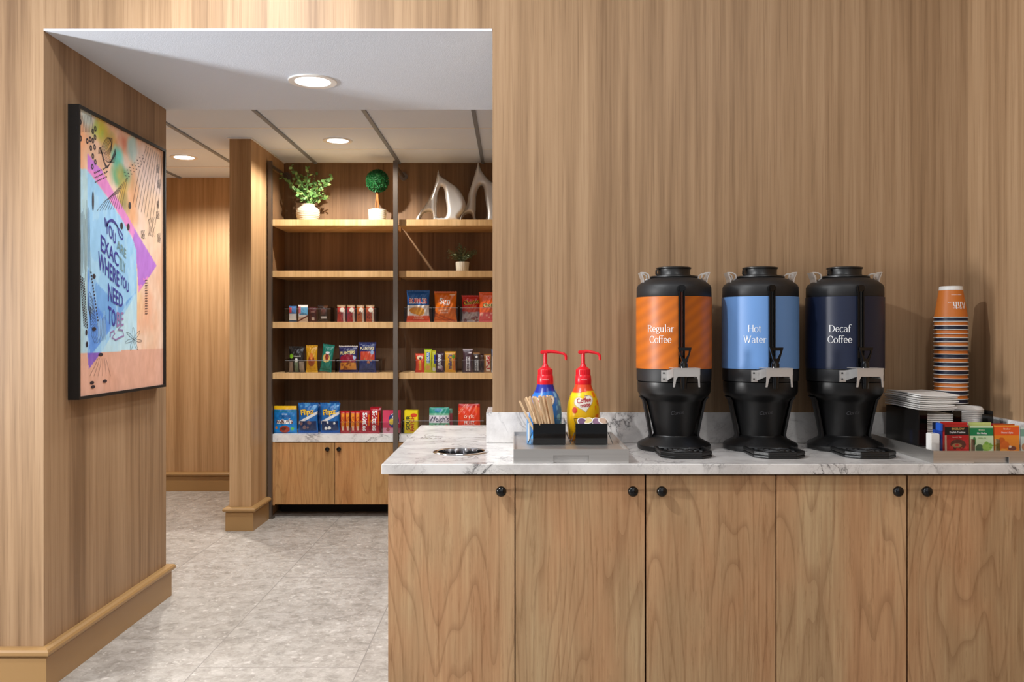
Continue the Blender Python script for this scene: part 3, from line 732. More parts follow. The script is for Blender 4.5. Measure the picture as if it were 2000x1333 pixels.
creamer(1065, .073, (30, 120, 190), (34, 110, 200), (120, 190, 235), (22, 40, 150), 'blue pump bottle of creamer behind the wooden stir sticks', False)
creamer(1139, .059, (240, 170, 10), (250, 214, 20), (240, 120, 20), (226, 70, 30), 'yellow pump bottle of creamer behind the right black caddy', True)

# ------------------------------------------------------------------ black caddies, stirrers, creamer cups
def caddy(px0, px1, label):
    y0, y1 = 2.935, 3.015; x0, x1 = PX(px0, y0), PX(px1, y0); b = TD1+.0005; zt = PZ(828, y0)
    t = thing('condiment_caddy', label, 'caddy', ((x0+x1)/2, (y0+y1)/2, b), 'black caddies on the left steel tray')
    MB().rbox(x0, y0, b+.002, x1, y0+.003, zt, .0006).build('front_panel', M['blackgl'], t)
    MB().box(x0, y0+.003, b+.002, x1, y1, b+.006).build('base_panel', M['black'], t)
    for bx_ in ((x0, y0+.0032, b+.0062, x0+.0025, y1, zt+.008), (x1-.0025, y0+.0032, b+.0062, x1, y1, zt+.008), (x0+.0026, y1-.0025, b+.0062, x1-.0026, y1, zt+.010)):
        MB().box(*bx_).build('clear_pane', M['clear'], t)
    m = MB()
    for x, d in ((x0, -1), (x1, 1)):
        m.tube([(x+d*.002, y0+.006, zt-.03), (x+d*.018, y0-.002, b+.002), (x+d*.0, y0-.002, b+.002)], .0013, 6)
    m.tube([(x0, y0+.004, zt+.001), (x0, y1, zt+.009), (x1, y1, zt+.011), (x1, y0+.004, zt+.001)], .0011, 6)
    m.build('wire_frame', M['black'], t)
    return x0, x1, y0, y1, b, zt
c1 = caddy(1041, 1104.6, 'glossy black caddy holding the wooden stir sticks')
c2 = caddy(1124, 1186.6, 'glossy black caddy holding creamer cups before the yellow bottle')
# stir sticks
rs = random.Random(3)
stick = MB().rbox(-.0036, -.0007, 0, .0036, .0007, .158, .0006).build('stir_stick', M['stick'])
for i in range(28):
    if i == 0: o = stick
    else: o = stick.copy(); col.objects.link(o)
    u = i/27; row = i % 4
    o.location = (c1[0]+.026+u*.056, c1[2]+.010+row*.013, c1[4]+.007+row*.001)
    lean = -.36+.16*u+rs.uniform(-.02, .02)
    if i == 0: lean = -.46; o.location.x -= .002; o.location.y -= .002
    o.rotation_euler = (.03+.02*row, lean, rs.uniform(-.5, .5))
    tag(o, 'thin pale wooden stir stick leaning left in the black caddy', 'stir stick', 'wooden stir sticks in the caddy')
# sugar packet standing at the left end of the tray
sp = MB().rbox(PX(1029, 2.96), 2.95, TD1+.0006, PX(1037.5, 2.96), 3.0, PZ(815, 2.96), .001).build('sugar_packet', PC((120, 170, 216)))
tag(sp, 'narrow blue and white packet standing left of the stir stick caddy', 'packet')
MB().box(PX(1030.5, 2.96), 2.9485, TD1+.012, PX(1034, 2.96), 2.9495, PZ(826, 2.96)).build('white_stripe', M['white'], sp, origin=(0, 0, 0)).parent = sp
# creamer cups in the right caddy
def creamer_cup(x, y, z, colr, label, tilt):
    t = thing('creamer_cup', label, 'creamer cup', (x, y, z), 'small creamer cups in the right caddy')
    MB().lathe([(.0005, z), (.011, z), (.0145, z+.018), (.0178, z+.0185), (.0178, z+.0195), (.0140, z+.0196)], x, y, 24).build('tub', M['white'], t)
    MB().lathe([(.0145, z+.0196), (.0140, z+.0205), (.00001, z+.0205)], x, y, 24).build('foil_lid', PC(colr), t)
    t.rotation_euler = tilt
k = 0
names = {(96, 40, 90): 'purple', (222, 190, 70): 'yellow', (150, 60, 110): 'plum', (200, 120, 60): 'tan'}
for j, (dx, cc, tl) in enumerate([(.022, (116, 88, 122), (.75, .2, 0)), (.048, (200, 184, 120), (.5, -.2, 0)), (.072, (136, 104, 130), (.8, .15, 0)), (.094, (196, 170, 150), (.6, 0, .3))]):
    creamer_cup(c2[0]+dx, c2[2]+.045, c2[5]-.010, cc, ['creamer cup with purple foil at the left of the right caddy', 'creamer cup with yellow foil beside the purple one', 'creamer cup with plum foil right of the yellow one', 'creamer cup with tan foil at the caddy right end'][j], tl)
for j in range(4):
    creamer_cup(c2[0]+.019+j*.025, c2[2]+.024, c2[5]-.026, (70, 36, 40), ['lower left', 'second from left', 'third from left', 'lower right'][j]+' dark-lidded creamer cup just showing over the right caddy front', (0, 0, 0))
    creamer_cup(c2[0]+.019+j*.025, c2[2]+.052, c2[5]-.030, (70, 36, 40), ['rear left', 'rear second from left', 'rear third from left', 'rear right'][j]+' creamer cup under the tilted ones in the right caddy', (0, 0, 0))

# ------------------------------------------------------------------ cups, lids, napkins, organiser
oy0, oy1 = 2.94, 3.195; ox0 = PX(1794, oy0); ox1 = PX(1940, oy0); ob = TD2+.0005; ot = PZ(803, oy0)
t = thing('paper_goods_organiser', 'glossy black open-front organiser holding napkins, lids and cups', 'organiser', ((ox0+ox1)/2, 3.07, ob))
MB().box(ox0, oy0, ob, ox0+.003, oy1, ot).build('left_panel', M['frame'], t)
MB().box(ox1-.003, oy0, ob, ox1, oy1, ot).build('right_panel', M['blackgl'], t)
MB().box(ox0+.003, oy1-.003, ob, ox1-.003, oy1, ot).build('back_panel', M['blackgl'], t)
MB().box(ox0+.003, oy0+.003, ob, ox1-.003, oy1-.003, ob+.003).build('base_panel', M['blackgl'], t)
xm0, xm1 = PX(1862, oy0), PX(1878, oy0)
for a_, b_2, zz_ in ((ox0+.0031, PX(1811, oy0), ot), (xm0, xm1, ot), (PX(1919, oy0), ox1-.0031, ot-.012)):
    MB().box(a_, oy0, ob, b_2, oy0+.003, zz_).build('front_post', M['blackgl'], t)
MB().box(xm0+.008, oy0+.0035, ob+.0032, xm0+.011, oy1-.0035, ot-.006).build('divider', M['blackgl'], t)
# cups
ccy = 3.10; ccx = PX(1857, ccy); pitch = 7.9*ccy/F; ztop = PZ(621.5, ccy)
ncup = 22
MB().box(ccx-.048, ccy-.035, ob+.0035, ccx+.05, oy1-.0035, ztop-pitch*(ncup-1)-.0008).build('cup_platform', M['blackgl'], t)
pat = 'ONONOONONONONONONOONON'
def cup_mesh(mat):
    H = 61.5*ccy/F; h1 = 7.5*ccy/F
    wall = MB().lathe([(.0540, .003), (.0556, .0028), (.0392, H-h1)], 0, 0, 48)
    return wall, H, h1
def cup(z, kind, label, text=False):
    t = thing('paper_cup', label, 'paper cup', (ccx, ccy, z), 'inverted stack of paper cups')
    H = 61.5*ccy/F; h1 = 7.5*ccy/F
    mat = M['orange'] if kind == 'O' else M['navy']
    MB().lathe([(.0548, z+.003), (.0393, z+H-h1)], ccx, ccy, 48).build('printed_sleeve', mat, t)
    MB().lathe([(.0548, z+.0029), (.0560, z+.0032), (.0573, z+.0022), (.0573, z+.0008), (.0560, z+.0002), (.0548, z+.0006)], ccx, ccy, 48).build('rim', M['white'], t)
    if text:
        MB().lathe([(.0394, z+H-h1), (.0378, z+H), (.0365, z+H+.0003), (.0360, z+H-.006), (.0005, z+H-.006)], ccx, ccy, 48).build('foot', M['white'], t)
        rfn = lambda zz: .0548+(.0393-.0548)*(zz-z-.003)/(H-h1-.003)+.0004
        m = MB(); tri = serif_tris('Ahh...', .10, .035)
        curve_text(m, tri, ccx, ccy, 0, .02, PZ(591, ccy), .034, 0, .9, rfn, PI)
        curve_text(m, text_tris('GOOD MORNING', .01), ccx, ccy, 0, .0, PZ(602.5, ccy), .0028, 0, 1, rfn, PI)
        curve_text(m, text_tris('COMFORT COFFEE CO', .01), ccx, ccy, 0, .0, PZ(577, ccy), .0026, 0, 1, rfn, PI)
        m.build('lettering', M['ink'], t)
    return t
ordn = ['topmost', 'second', 'third', 'fourth', 'fifth', 'sixth', 'seventh', 'eighth', 'ninth', 'tenth', 'eleventh', 'twelfth', 'thirteenth', 'fourteenth', 'fifteenth', 'sixteenth', 'seventeenth', 'eighteenth', 'nineteenth', 'twentieth', 'twenty-first', 'twenty-second']
protoc = {}
for i in range(ncup):
    kd = pat[i]; z = ztop-pitch*i; cn = 'orange' if kd == 'O' else 'navy'
    lb = 'whole orange paper cup upside down on top of the tall stack' if i == 0 else f'{cn} white-rimmed paper cup, {ordn[i]} from the top of the inverted stack'
    if i == 0: cup(z, kd, lb, True)
    elif kd not in protoc: protoc[kd] = cup(z, kd, lb)
    else: copy_tree(protoc[kd], (ccx, ccy, z), lb)
# lids
lcy = 3.0; lcx = PX(1890.5, lcy); lz = PZ(794, lcy)
nl = 12; zlast = ob+.004
proto = None
for i in range(nl):
    z = lz-.012-i*.0062
    lb = ('white plastic cup lid, topmost of the stack beside the cups' if i == 0 else f'white plastic cup lid, {ordn[i]} from the top of the lid stack')
    if proto is None:
        t = thing('cup_lid', lb, 'cup lid', (lcx, lcy, z), 'stack of white cup lids')
        MB().lathe([(.0478, z), (.0492, z+.001), (.0492, z+.004), (.0475, z+.005), (.0465, z+.0055), (.043, z+.0105), (.0405, z+.012), (.038, z+.0105), (.0005, z+.0102)], lcx, lcy, 48).build('lid_shell', M['white'], t)
        proto = t
    else: copy_tree(proto, (lcx, lcy, z), lb)
# napkins
rs = random.Random(11)
def napkin(x0, x1, y0, y1, z, th, wob, label, seed):
    r = random.Random(seed); nx, ny = 10, 12; vs = []; fs = []
    ph = 2.0+(seed % 40)*.05
    def H(u, v): return wob*(math.sin(u*4+ph)*.4+math.sin(v*5+ph*2)*.5)+wob*.8*(abs(u-.5)*2)**2
    for side in (0, 1):
        for j in range(ny+1):
            for i in range(nx+1):
                u, v = i/nx, j/ny
                ed = 1-max(abs(u-.5), abs(v-.5))**6*30*.6
                zz = z+H(u, v)+(th/2)*(1 if side else -1)*max(.25, min(1, ed))
                vs.append((x0+(x1-x0)*u, y0+(y1-y0)*v, zz))
    N = (nx+1)*(ny+1)
    for sd in (0, 1):
        for j in range(ny):
            for i in range(nx):
                a = sd*N+j*(nx+1)+i; q = (a, a+1, a+nx+2, a+nx+1); fs.append(q if sd else q[::-1])
    bd = [i for i in range(nx)]+[j*(nx+1)+nx for j in range(ny)]+[ny*(nx+1)+i for i in range(nx, 0, -1)]+[j*(nx+1) for j in range(ny, 0, -1)]
    for k in range(len(bd)): a, b = bd[k], bd[(k+1) % len(bd)]; fs.append((a, b, b+N, a+N))
    m = MB(); m.add(vs, fs, 0, True)
    o = m.build('paper_napkin', M['paper'], None, origin=((x0+x1)/2, (y0+y1)/2, z)); return tag(o, label, 'napkin', 'stack of folded paper napkins')
nx0, nx1 = PX(1812, oy0)+.0005, xm0+.004
z = ob+.0075
nm = ['bottom', 'second', 'third', 'fourth', 'fifth', 'sixth', 'seventh', 'eighth', 'ninth', 'tenth', 'eleventh', 'twelfth', 'thirteenth', 'fourteenth']
n = 0
while z < ot-.002 and n < 14:
    napkin(nx0, nx1-rs.uniform(0, .002), oy0+.006+rs.uniform(0, .003), oy1-.02, z, .0066, .0004, f'folded white napkin inside the organiser, {nm[n]} one from below', n); z += .0075; n += 1
z = ot+.0055; k = 0
for k in range(8):
    dx = rs.uniform(-.005, .006)
    x1n = PX([1860, 1864, 1858, 1862, 1866, 1869, 1864, 1866][k], 2.94)
    napkin(ox0-.008+dx, x1n, 2.92+rs.uniform(-.008, .008), 3.185+rs.uniform(-.004, .006), z, .0058, .0020, f'rumpled white napkin piled above the organiser, {nm[k]} one from below'.replace('bottom one', 'lowest one'), 40+k); z += .0068

# ------------------------------------------------------------------ painted packages
def paintgrid(layers, U, V, base):
    """U,V arrays 0..1; layers = list of (kind, params..., colour)."""
    C = np.empty(U.shape+(3,)); C[:] = base
    for L in layers:
        k = L[0]; c = np.array(L[-1], float)
        if k == 'rect': m_ = (U >= L[1]) & (U <= L[3]) & (V >= L[2]) & (V <= L[4])
        elif k == 'ell': m_ = ((U-L[1])/L[3])**2+((V-L[2])/L[4])**2 <= 1
        elif k == 'band': m_ = (V >= L[1]+L[3]*np.sin(U*PI)) & (V <= L[2]+L[3]*np.sin(U*PI))
        elif k == 'diag': m_ = np.abs((V-L[2])-(U-L[1])*L[3]) < L[4]
        elif k == 'speck':
            m_ = (np.random.default_rng(L[5] if len(L) > 7 else 3).random(U.shape) < L[6 if len(L) > 7 else 5]) & (U >= L[1]) & (U <= L[3]) & (V >= L[2]) & (V <= L[4])
        elif k == 'blobs':
            m_ = np.zeros(U.shape, bool); r_ = np.random.default_rng(L[5])
            for _ in range(L[6]):
                cu, cv = r_.uniform(L[1], L[3]), r_.uniform(L[2], L[4]); rr = r_.uniform(.04, .09)
                m_ |= ((U-cu)/rr)**2+((V-cv)/(rr*.7))**2 <= 1
        C[m_] = c
    return C
def package(name, label, cat, group, rect, Y, zb, T, base, layers, texts, style='pillow', tilt=0, yaw=0, crimp=True, nu=44, nv=64, lean=0):
    """rect = left, right, top pixel of the front face at depth Y; T = half thickness."""
    x0, x1, yt = rect; s = s_at(Y); W = (x1-x0)/s; Hh = PZ(yt, Y)-zb; xc = ((x0+x1)/2-VX)/s
    if tilt: Hh /= math.cos(tilt)
    t = thing(name, label, cat, (xc, Y, zb), group)
    r_ = random.Random(label); ph = r_.uniform(0, 9)
    us = np.linspace(0, 1, nu+1); vs_ = np.linspace(0, 1, nv+1); U, V = np.meshgrid(us, vs_)
    cr = .07 if crimp and style in ('pillow', 'bar') else 0
    if style == 'box':
        D = np.full(U.shape, T); 
    else:
        Vc = np.clip((V-cr)/(1-2*cr), 0, 1)
        D = T*np.maximum(np.sin(PI*U), 0)**.55*np.maximum(np.sin(PI*Vc), 0)**.5
        if style == 'pouch': D = T*np.maximum(np.sin(PI*U), 0)**.5*np.clip((1-V)*2.6, 0, 1)**.6*np.clip(.55+V*9, 0, 1)
        D = D*(1+.10*np.sin(U*17+V*9+ph)*np.sin(V*13+ph)+.06*np.sin(U*31-V*23+ph))
        if cr: D = D+.0006+np.where((V < cr) | (V > 1-cr), .0007*np.sin(U*60), 0)
    wf = np.ones_like(V)
    if style in ('pillow', 'bar'): wf = 1-.075*np.sin(PI*np.clip((V-.04)/.92, 0, 1))**.6
    if style == 'pouch': wf = 1-.05*V
    X = (U-.5)*W*wf
    if style == 'pillow': X = X+.004*np.sin(V*11+ph)*W*2*(U-.5)
    Z = V*Hh
    if cr: Z = Z+np.where(V > .999, .0012*np.sign(np.sin(U*55)), 0)
    def place(x, y, z):
        v = Vector((x, y, z)); 
        if lean: v = Matrix.Rotation(lean, 3, 'X') @ v
        if tilt: v = Matrix.Rotation(tilt, 3, 'Y') @ v
        if yaw: v = Matrix.Rotation(yaw, 3, 'Z') @ v
        return (xc+v.x, Y+v.y, zb+v.z)
    zmin = 0.0
    if tilt: zmin = abs(math.sin(tilt))*W*.5
    C = paintgrid(layers, U, V, base)
    lin = lambda A: np.where(A/255 <= .04045, A/255/12.92, ((A/255+.055)/1.055)**2.4)
    CL = np.concatenate([lin(C), np.ones(U.shape+(1,))], -1).reshape(-1, 4)
    N = U.size; m = MB(); vv = []
    off = T+.0007
    for sg in (-1, 1):
        for j in range(nv+1):
            for i in range(nu+1): vv.append(place(X[j, i], off+sg*D[j, i] if True else 0, Z[j, i]+zmin+.0006))
    fs = []
    for j in range(nv):
        for i in range(nu):
            a = j*(nu+1)+i; fs.append((a, a+1, a+nu+2, a+nu+1)); fs.append((N+a, N+a+nu+1, N+a+nu+2, N+a+1))
    bd = [i for i in range(nu)]+[j*(nu+1)+nu for j in range(nv)]+[nv*(nu+1)+i for i in range(nu, 0, -1)]+[j*(nu+1) for j in range(nv, 0, -1)]
    for k in range(len(bd)): a, b = bd[k], bd[(k+1) % len(bd)]; fs.append((a, N+a, N+b, b))
    m.add(vv, fs, 0, style != 'box'); m.c = list(map(tuple, np.concatenate([CL, CL])))
    body = m.build({'box': 'carton', 'bar': 'wrapper', 'pouch': 'pouch', 'pillow': 'bag'}[style], M['card'] if style == 'box' else M['paint'], t)
    byc = {}
    for ti_, tx in enumerate(texts):
        txt, cu, cv, h, colr = tx[:5]; rot = tx[5] if len(tx) > 5 else 0; st = tx[6] if len(tx) > 6 else 1; bold = tx[7] if len(tx) > 7 else .02
        mm = byc.setdefault(tuple(colr), MB())
        def fn(a, b):
            u = min(max(cu+a/W, .01), .99); v = min(max(cv+b/Hh, .01), .99)
            iu = u*nu; iv = v*nv; i0 = min(int(iu), nu-1); j0 = min(int(iv), nv-1); fu, fv = iu-i0, iv-j0
            d = D[j0, i0]*(1-fu)*(1-fv)+D[j0, i0+1]*fu*(1-fv)+D[j0+1, i0]*(1-fu)*fv+D[j0+1, i0+1]*fu*fv
            wv = np.interp(v, vs_, wf[:, 0])
            return place((u-.5)*W*wv, off-d-.0009-ti_*.0005, v*Hh+zmin+.0006)
        flat_text(mm, text_tris(txt, bold), fn, h*Hh, 0, st, rot)
    for c_, mm in byc.items(): mm.build('lettering', PC(c_), body)
    return t
WHT = (245, 245, 245); YEL = (250, 214, 40)
# tea packets on the right tray
ty = 2.79; tz = TD2+.0005
GT = 'tea packets on the right steel tray'
def tea(px0, px1, pyt, Y, b, l, tx, label, **k): return package('tea_packet', label, 'tea packet', GT, (px0, px1, pyt), Y, tz, .0022, b, l, tx, style='box', crimp=False, nu=60, nv=60, **k)
tea(1846, 1893, 832, ty, (196, 32, 34), [('rect', 0, .64, 1, 1, (26, 20, 22)), ('rect', 0, .94, 1, 1, (190, 40, 30)), ('rect', 0, 0, .08, .62, (220, 196, 170)), ('ell', .55, .28, .32, .2, (96, 44, 34)), ('ell', .5, .25, .2, .08, (190, 140, 90)), ('blobs', .2, .05, .9, .4, 3, 7, (214, 50, 40))],
    [('BIGELOW', .55, .87, .08, (230, 190, 110)), ('English Teatime', .52, .73, .105, WHT, 0, .85), ('BLACK TEA', .5, .56, .05, (250, 200, 190))], 'red tea packet with a black top, front row left', lean=-.03)
tea(1895.5, 1941, 833, ty, (206, 226, 184), [('rect', 0, .62, 1, .92, (20, 128, 76)), ('ell', .18, .42, .07, .17, (60, 140, 70)), ('ell', .4, .14, .18, .16, (70, 104, 70)), ('ell', .72, .2, .2, .16, (160, 200, 90)), ('blobs', .5, .05, .95, .35, 5, 6, (130, 184, 70))],
    [('Bigelow', .5, .84, .07, (214, 230, 190)), ('Mint Medley', .5, .71, .09, WHT, 0, .8), ('HERBAL TEA', .5, .54, .04, (120, 150, 90))], 'green and white tea packet with mint leaves, front row middle', lean=-.03)
tea(1943.5, 1991.5, 832, ty, (238, 140, 36), [('rect', 0, .62, 1, 1, (236, 92, 30)), ('rect', 0, .95, 1, 1, (246, 150, 50)), ('ell', .28, .42, .14, .13, (206, 92, 20)), ('ell', .42, .27, .17, .14, (222, 104, 24)), ('ell', .17, .2, .12, .12, (226, 110, 30)), ('ell', .7, .14, .17, .09, (120, 62, 50)), ('ell', .62, .2, .05, .05, (240, 220, 200)), ('ell', .36, .06, .14, .05, (244, 170, 70))],
    [('Bigelow', .5, .86, .08, (252, 220, 190)), ('Orange & Spice', .5, .72, .09, WHT, 0, .75)], 'orange tea packet with fruit picture, front row right', lean=-.03)
tea(1995, 2036, 835, ty, (196, 210, 200), [('rect', 0, .62, 1, .9, (120, 160, 140)), ('ell', .2, .2, .18, .16, (190, 130, 90))], [], 'pale grey-green tea packet cut by the right photo edge', lean=-.03)
tea(1836, 1888, 826, ty+.030, (204, 44, 40), [('rect', 0, .7, 1, .86, (30, 24, 26))], [], 'plain red tea packet standing behind the black-topped one', tilt=.03)
tea(1893, 1936, 826, ty+.034, (196, 214, 110), [('rect', 0, .8, 1, 1, (214, 226, 140))], [], 'yellow-green tea packet standing behind the mint one')
tea(1903, 1962, 828, ty+.060, (176, 40, 44), [], [], 'dark red tea packet at the rear, between green and orange ones')
tea(1941, 1982, 829, ty+.042, (206, 96, 34), [], [], 'rust tea packet standing behind the orange one')
def side_packet(pxa, pxb, yt, Y0, Y1, c1_, c2_, label, white=False):
    x = PX(pxa, Y0); w_ = (PX(pxb, Y0)-x)
    t = thing('tea_packet', label, 'tea packet', (x, Y0, tz), GT)
    zt = PZ(yt, Y0)
    m = MB().rbox(x, Y0, tz+.0005, x+w_, Y1, zt, .0015); m.build('sachet', PC(c1_), t)
    if c2_: MB().rbox(x-.0004, Y0-.0006, zt-.024, x+w_+.0004, Y1+.0006, zt+.0004, .0015).build('coloured_top', PC(c2_), t)
side_packet(1818.5, 1835.5, 848, 2.765, 2.80, (232, 230, 226), None, 'blank white sachet at the left end of the tea rack')
side_packet(1828, 1838, 826.5, 2.806, 2.83, (34, 66, 150), (18, 26, 50), 'blue tea packet with a navy top behind the white sachet')
side_packet(1837, 1841.5, 828, 2.768, 2.80, (30, 60, 140), (40, 90, 190), 'blue tea packet seen edge-on left of the red one')
side_packet(1841.8, 1845.5, 830, 2.768, 2.80, (190, 30, 34), (120, 20, 26), 'red tea packet seen edge-on at the front row left')
t = thing('tea_rack', 'clear acrylic rack holding the rows of tea packets', 'rack', (PX(1900, 2.75), 2.80, tz))
xr0, xr1 = PX(1816.5, 2.757), RX-.026
MB().box(xr0, 2.757, tz, xr1, 2.759, tz+.044).build('front_pane', M['clear'], t)
MB().box(xr0, 2.8995, tz, xr1, 2.9015, tz+.06).build('rear_pane', M['clear'], t)
for q in (1894.2, 1942.2): MB().box(PX(q, ty)-.0005, 2.7591, tz, PX(q, ty)+.0005, 2.7845, tz+.044).build('divider', M['clear'], t)

# ------------------------------------------------------------------ snack shelving
SF = 6.272; Z1, Z2, Z3, Z4, ZC = 2.154, 1.784, 1.415, 1.046, .603
su = thing('shelving_unit', 'tall wood snack shelves with bronze posts and a cupboard base', 'shelving unit', (-.8, 6.3, 0))
SL, SM0, SM1, SR = -1.744, -.868, -.826, .43
for zz, nm_ in ((Z1, 0), (Z2, 1), (Z3, 2), (Z4, 3)):
    for a, b in ((SL, SM0), (SM1, SR)):
        MB().rbox(a, SF+.012, zz-.045, b, 6.712, zz, .001).build('shelf', M['shelf'], su)
for a, b in ((SL, SM0), (SM1, SR)):
    MB().rbox(a, SF+.008, ZC-.056, b, 6.715, ZC, .0015).build('stone_shelf', M['quartz'], su, label='white quartz shelf over the cupboard')
    for sz in (Z1, Z2, Z3, Z4):
        pass
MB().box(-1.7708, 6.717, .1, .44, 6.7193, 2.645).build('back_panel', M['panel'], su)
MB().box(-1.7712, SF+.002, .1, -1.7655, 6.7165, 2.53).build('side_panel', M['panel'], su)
for x0 in (-1.7625, -.8630, .395):
    p = MB().rbox(x0, 6.238, .012, x0+.0275 if x0 < -1 else x0+.033, SF, 2.572, .001).build('post', M['bronze'], su)
    MB().rbox(x0-.004, 6.232, .0004, x0+.040, SF+.02, .012, .001).build('foot_plate', M['bronze'], p)
    xm = x0+.014
    MB().tube([(xm, SF, 2.543), (xm, 6.705, 2.543)], .011, 12).tube([(xm, 6.705, 2.543), (xm, 6.7185, 2.543)], .032, 20).build('wall_tie', M['bronze'], p)
# cupboard
m = MB().box(SL, SF+.036, .096, SR, SF+.05, ZC-.0565).box(SL, SF+.012, .09, SL+.02, 6.70, ZC-.0565).box(SL, 6.69, .09, SR, 6.70, ZC-.0565).box(SL+.021, SF+.036, .09, SR, 6.689, .096)
m.build('cupboard_case', M['door2'], su)
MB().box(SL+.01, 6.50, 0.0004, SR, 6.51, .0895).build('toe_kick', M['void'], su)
dx = [PX(534, SF), PX(653, SF), SM0-.002]
edges = [(PX(534, SF)+.001, PX(652.5, SF)), (PX(653.5, SF), SM0+.018), (SM0+.021, SM0+.46), (SM0+.463, SM0+.90), (SM0+.903, SR)]
kn = [PX(639.5, SF), PX(662, SF), SM0+.42, SM0+.50, SM0+.94]
for (a, b), kx in zip(edges, kn):
    d = MB().rbox(a, SF+.014, PZ(986.5, SF), b, SF+.034, PZ(866, SF), .001).build('door', M['door2'], su)
    kz = PZ(878, SF)
    m = MB(); pr = [(.0005, -.030), (.010, -.029), (.0165, -.022), (.0165, -.014), (.007, -.008), (.009, -.0005)]; k = 20
    vs = [(kx+r*math.cos(2*PI*i/k), SF+.014+y, kz+r*math.sin(2*PI*i/k)) for r, y in pr for i in range(k)]
    fs = [(j*k+i, j*k+(i+1) % k, (j+1)*k+(i+1) % k, (j+1)*k+i) for j in range(len(pr)-1) for i in range(k)]
    m.add(vs, fs, 0, True); m.build('knob', M['blackgl'], d)

# clear bins
def bin_(pa, pb, yt, Y, zb, label, depth=.16, divs=()):
    a, b = PX(pa, Y), PX(pb, Y); zt = PZ(yt, Y)
    t = thing('clear_bin', label, 'bin', ((a+b)/2, Y+depth/2, zb), 'clear acrylic bins on the snack shelves')
    z0 = zb+.0006; th = .0022
    MB().box(a, Y, z0, b, Y+th, zt).build('front_pane', M['clear'], t)
    MB().box(a, Y+th, z0, a+th, Y+depth, zt+.012).build('side_pane', M['clear'], t)
    MB().box(b-th, Y+th, z0, b, Y+depth, zt+.012).build('side_pane', M['clear'], t)
    MB().box(a+th, Y+depth-th, z0, b-th, Y+depth, zt+.02).build('rear_pane', M['clear'], t)
    MB().box(a, Y-.0003, zt, b, Y+th+.0003, zt+.0022).build('top_edge', PC((150, 150, 152)), t)
    for q in divs: x = PX(q, Y); MB().box(x, Y+th, z0, x+.0014, Y+.02, zt).build('divider', M['clear'], t)
YB = 6.335
bin_(556, 646, 604, YB, Z3, 'clear bin of snack bars at the left of the third shelf')
bin_(656, 735, 604, YB, Z3, 'clear bin of red and gold bars beside the centre post')
bin_(557, 655, 705, YB, Z4, 'clear bin of black, yellow and teal nut bags')
bin_(657.5, 740, 705, YB, Z4, 'clear bin holding the two navy nut bags')
bin_(789.5, 844, 602, YB, Z3, 'clear bin in front of the blue chip bag')
bin_(845, 894, 602, YB, Z3, 'clear bin in front of the orange chip bag')
bin_(899, 985, 602, YB, Z3, 'clear bin in front of the red cheese puff bags')
bin_(810, 892, 704, YB, Z4, 'clear bin of candy sleeves right of the centre post')
bin_(902, 985, 704, YB, Z4, 'clear bin of chocolate bars beside the opening edge')
bin_(664, 785.5, 825, YB, ZC, 'clear bin of red candy packs on the stone shelf')
bin_(786.5, 945, 823, YB, ZC, 'low clear bin of fruit snack packs behind the worktop')

YI = 6.345; n_ = 'snacks on the upper snack shelf'
G3L, G4L, G3R, G4R, GC = 'bars on the third shelf', 'nut bags on the fourth shelf', 'chip bags on the third shelf', 'candy on the fourth shelf', 'packs on the stone shelf'
def bar(rect, b, l, tx, label, zb, grp, T=.008, Y=YI, **k): return package('snack_bar', label, 'snack bar', grp, rect, Y, zb, T, b, l, tx, 'bar', **k)
bar((564, 579, 598), (70, 120, 180), [('rect', 0, 0, 1, .5, (236, 236, 232)), ('rect', 0, .55, .35, .9, (190, 60, 70)), ('rect', 0, 0, 1, .12, (60, 90, 120))], [], 'blue and white bar at the far left of the third shelf', Z3, G3L)
bar((582, 601, 596), (240, 236, 232), [('rect', .1, .42, 1, .85, (90, 160, 200)), ('rect', 0, .5, .25, .9, (200, 110, 120)), ('rect', 0, 0, 1, .3, (222, 196, 168)), ('diag', .5, .2, .3, .05, (120, 60, 50))], [], 'white-topped pale blue bar second from left on the third shelf', Z3, G3L, Y=YI+.002)
bar((602, 618, 600), (74, 22, 26), [('rect', .4, .1, .75, .3, (200, 180, 170)), ('rect', .3, .6, .8, .72, (120, 80, 70))], [], 'dark red wrapped bar beside the white-topped one', Z3, G3L)
bar((620, 640, 597), (44, 28, 24), [('rect', .3, .2, .9, .34, (214, 206, 200)), ('rect', .3, .45, .8, .8, (90, 50, 44)), ('rect', .6, .85, 1, 1, (90, 50, 20))], [], 'dark brown bar at the right end of the first bin', Z3, G3L)
for i, (a, b, c) in enumerate([(658, 675, (178, 44, 36)), (677, 693.5, (170, 40, 40)), (696, 711.5, (186, 96, 40)), (714, 731, (176, 76, 40))]):
    bar((a, b, 596), c, [('rect', 0, .86, 1, 1, (160, 130, 96)), ('ell', .6, .7, .3, .14, (236, 226, 210)), ('blobs', .15, .15, .7, .6, i, 6, (120, 44, 30)), ('rect', .72, 0, .95, .62, (206, 190, 170))], [],
        ['red and gold nut bar at the left of the second bin', 'red nut bar second in the second bin', 'brown-gold nut bar third in the second bin', 'copper nut bar at the right of the second bin'][i], Z3, G3L)
def nut(rect, b, l, tx, label, zb=Z4, grp=G4L, T=.018, **k): return package('nut_bag', label, 'snack bag', grp, rect, YI, zb, T, b, l, tx, 'pillow', **k)
nut((563, 594, 677), (26, 24, 26), [('ell', .16, .62, .13, .09, (130, 190, 40)), ('rect', .02, .02, .26, .42, (150, 130, 112)), ('rect', .38, .02, .62, .44, (110, 128, 100)), ('rect', .7, .02, .98, .42, (150, 134, 116)), ('ell', .5, .46, .1, .08, (220, 220, 214))], [('Wonderful', .55, .62, .05, (210, 210, 200))], 'black nut bag with a green dot, left on the fourth shelf')
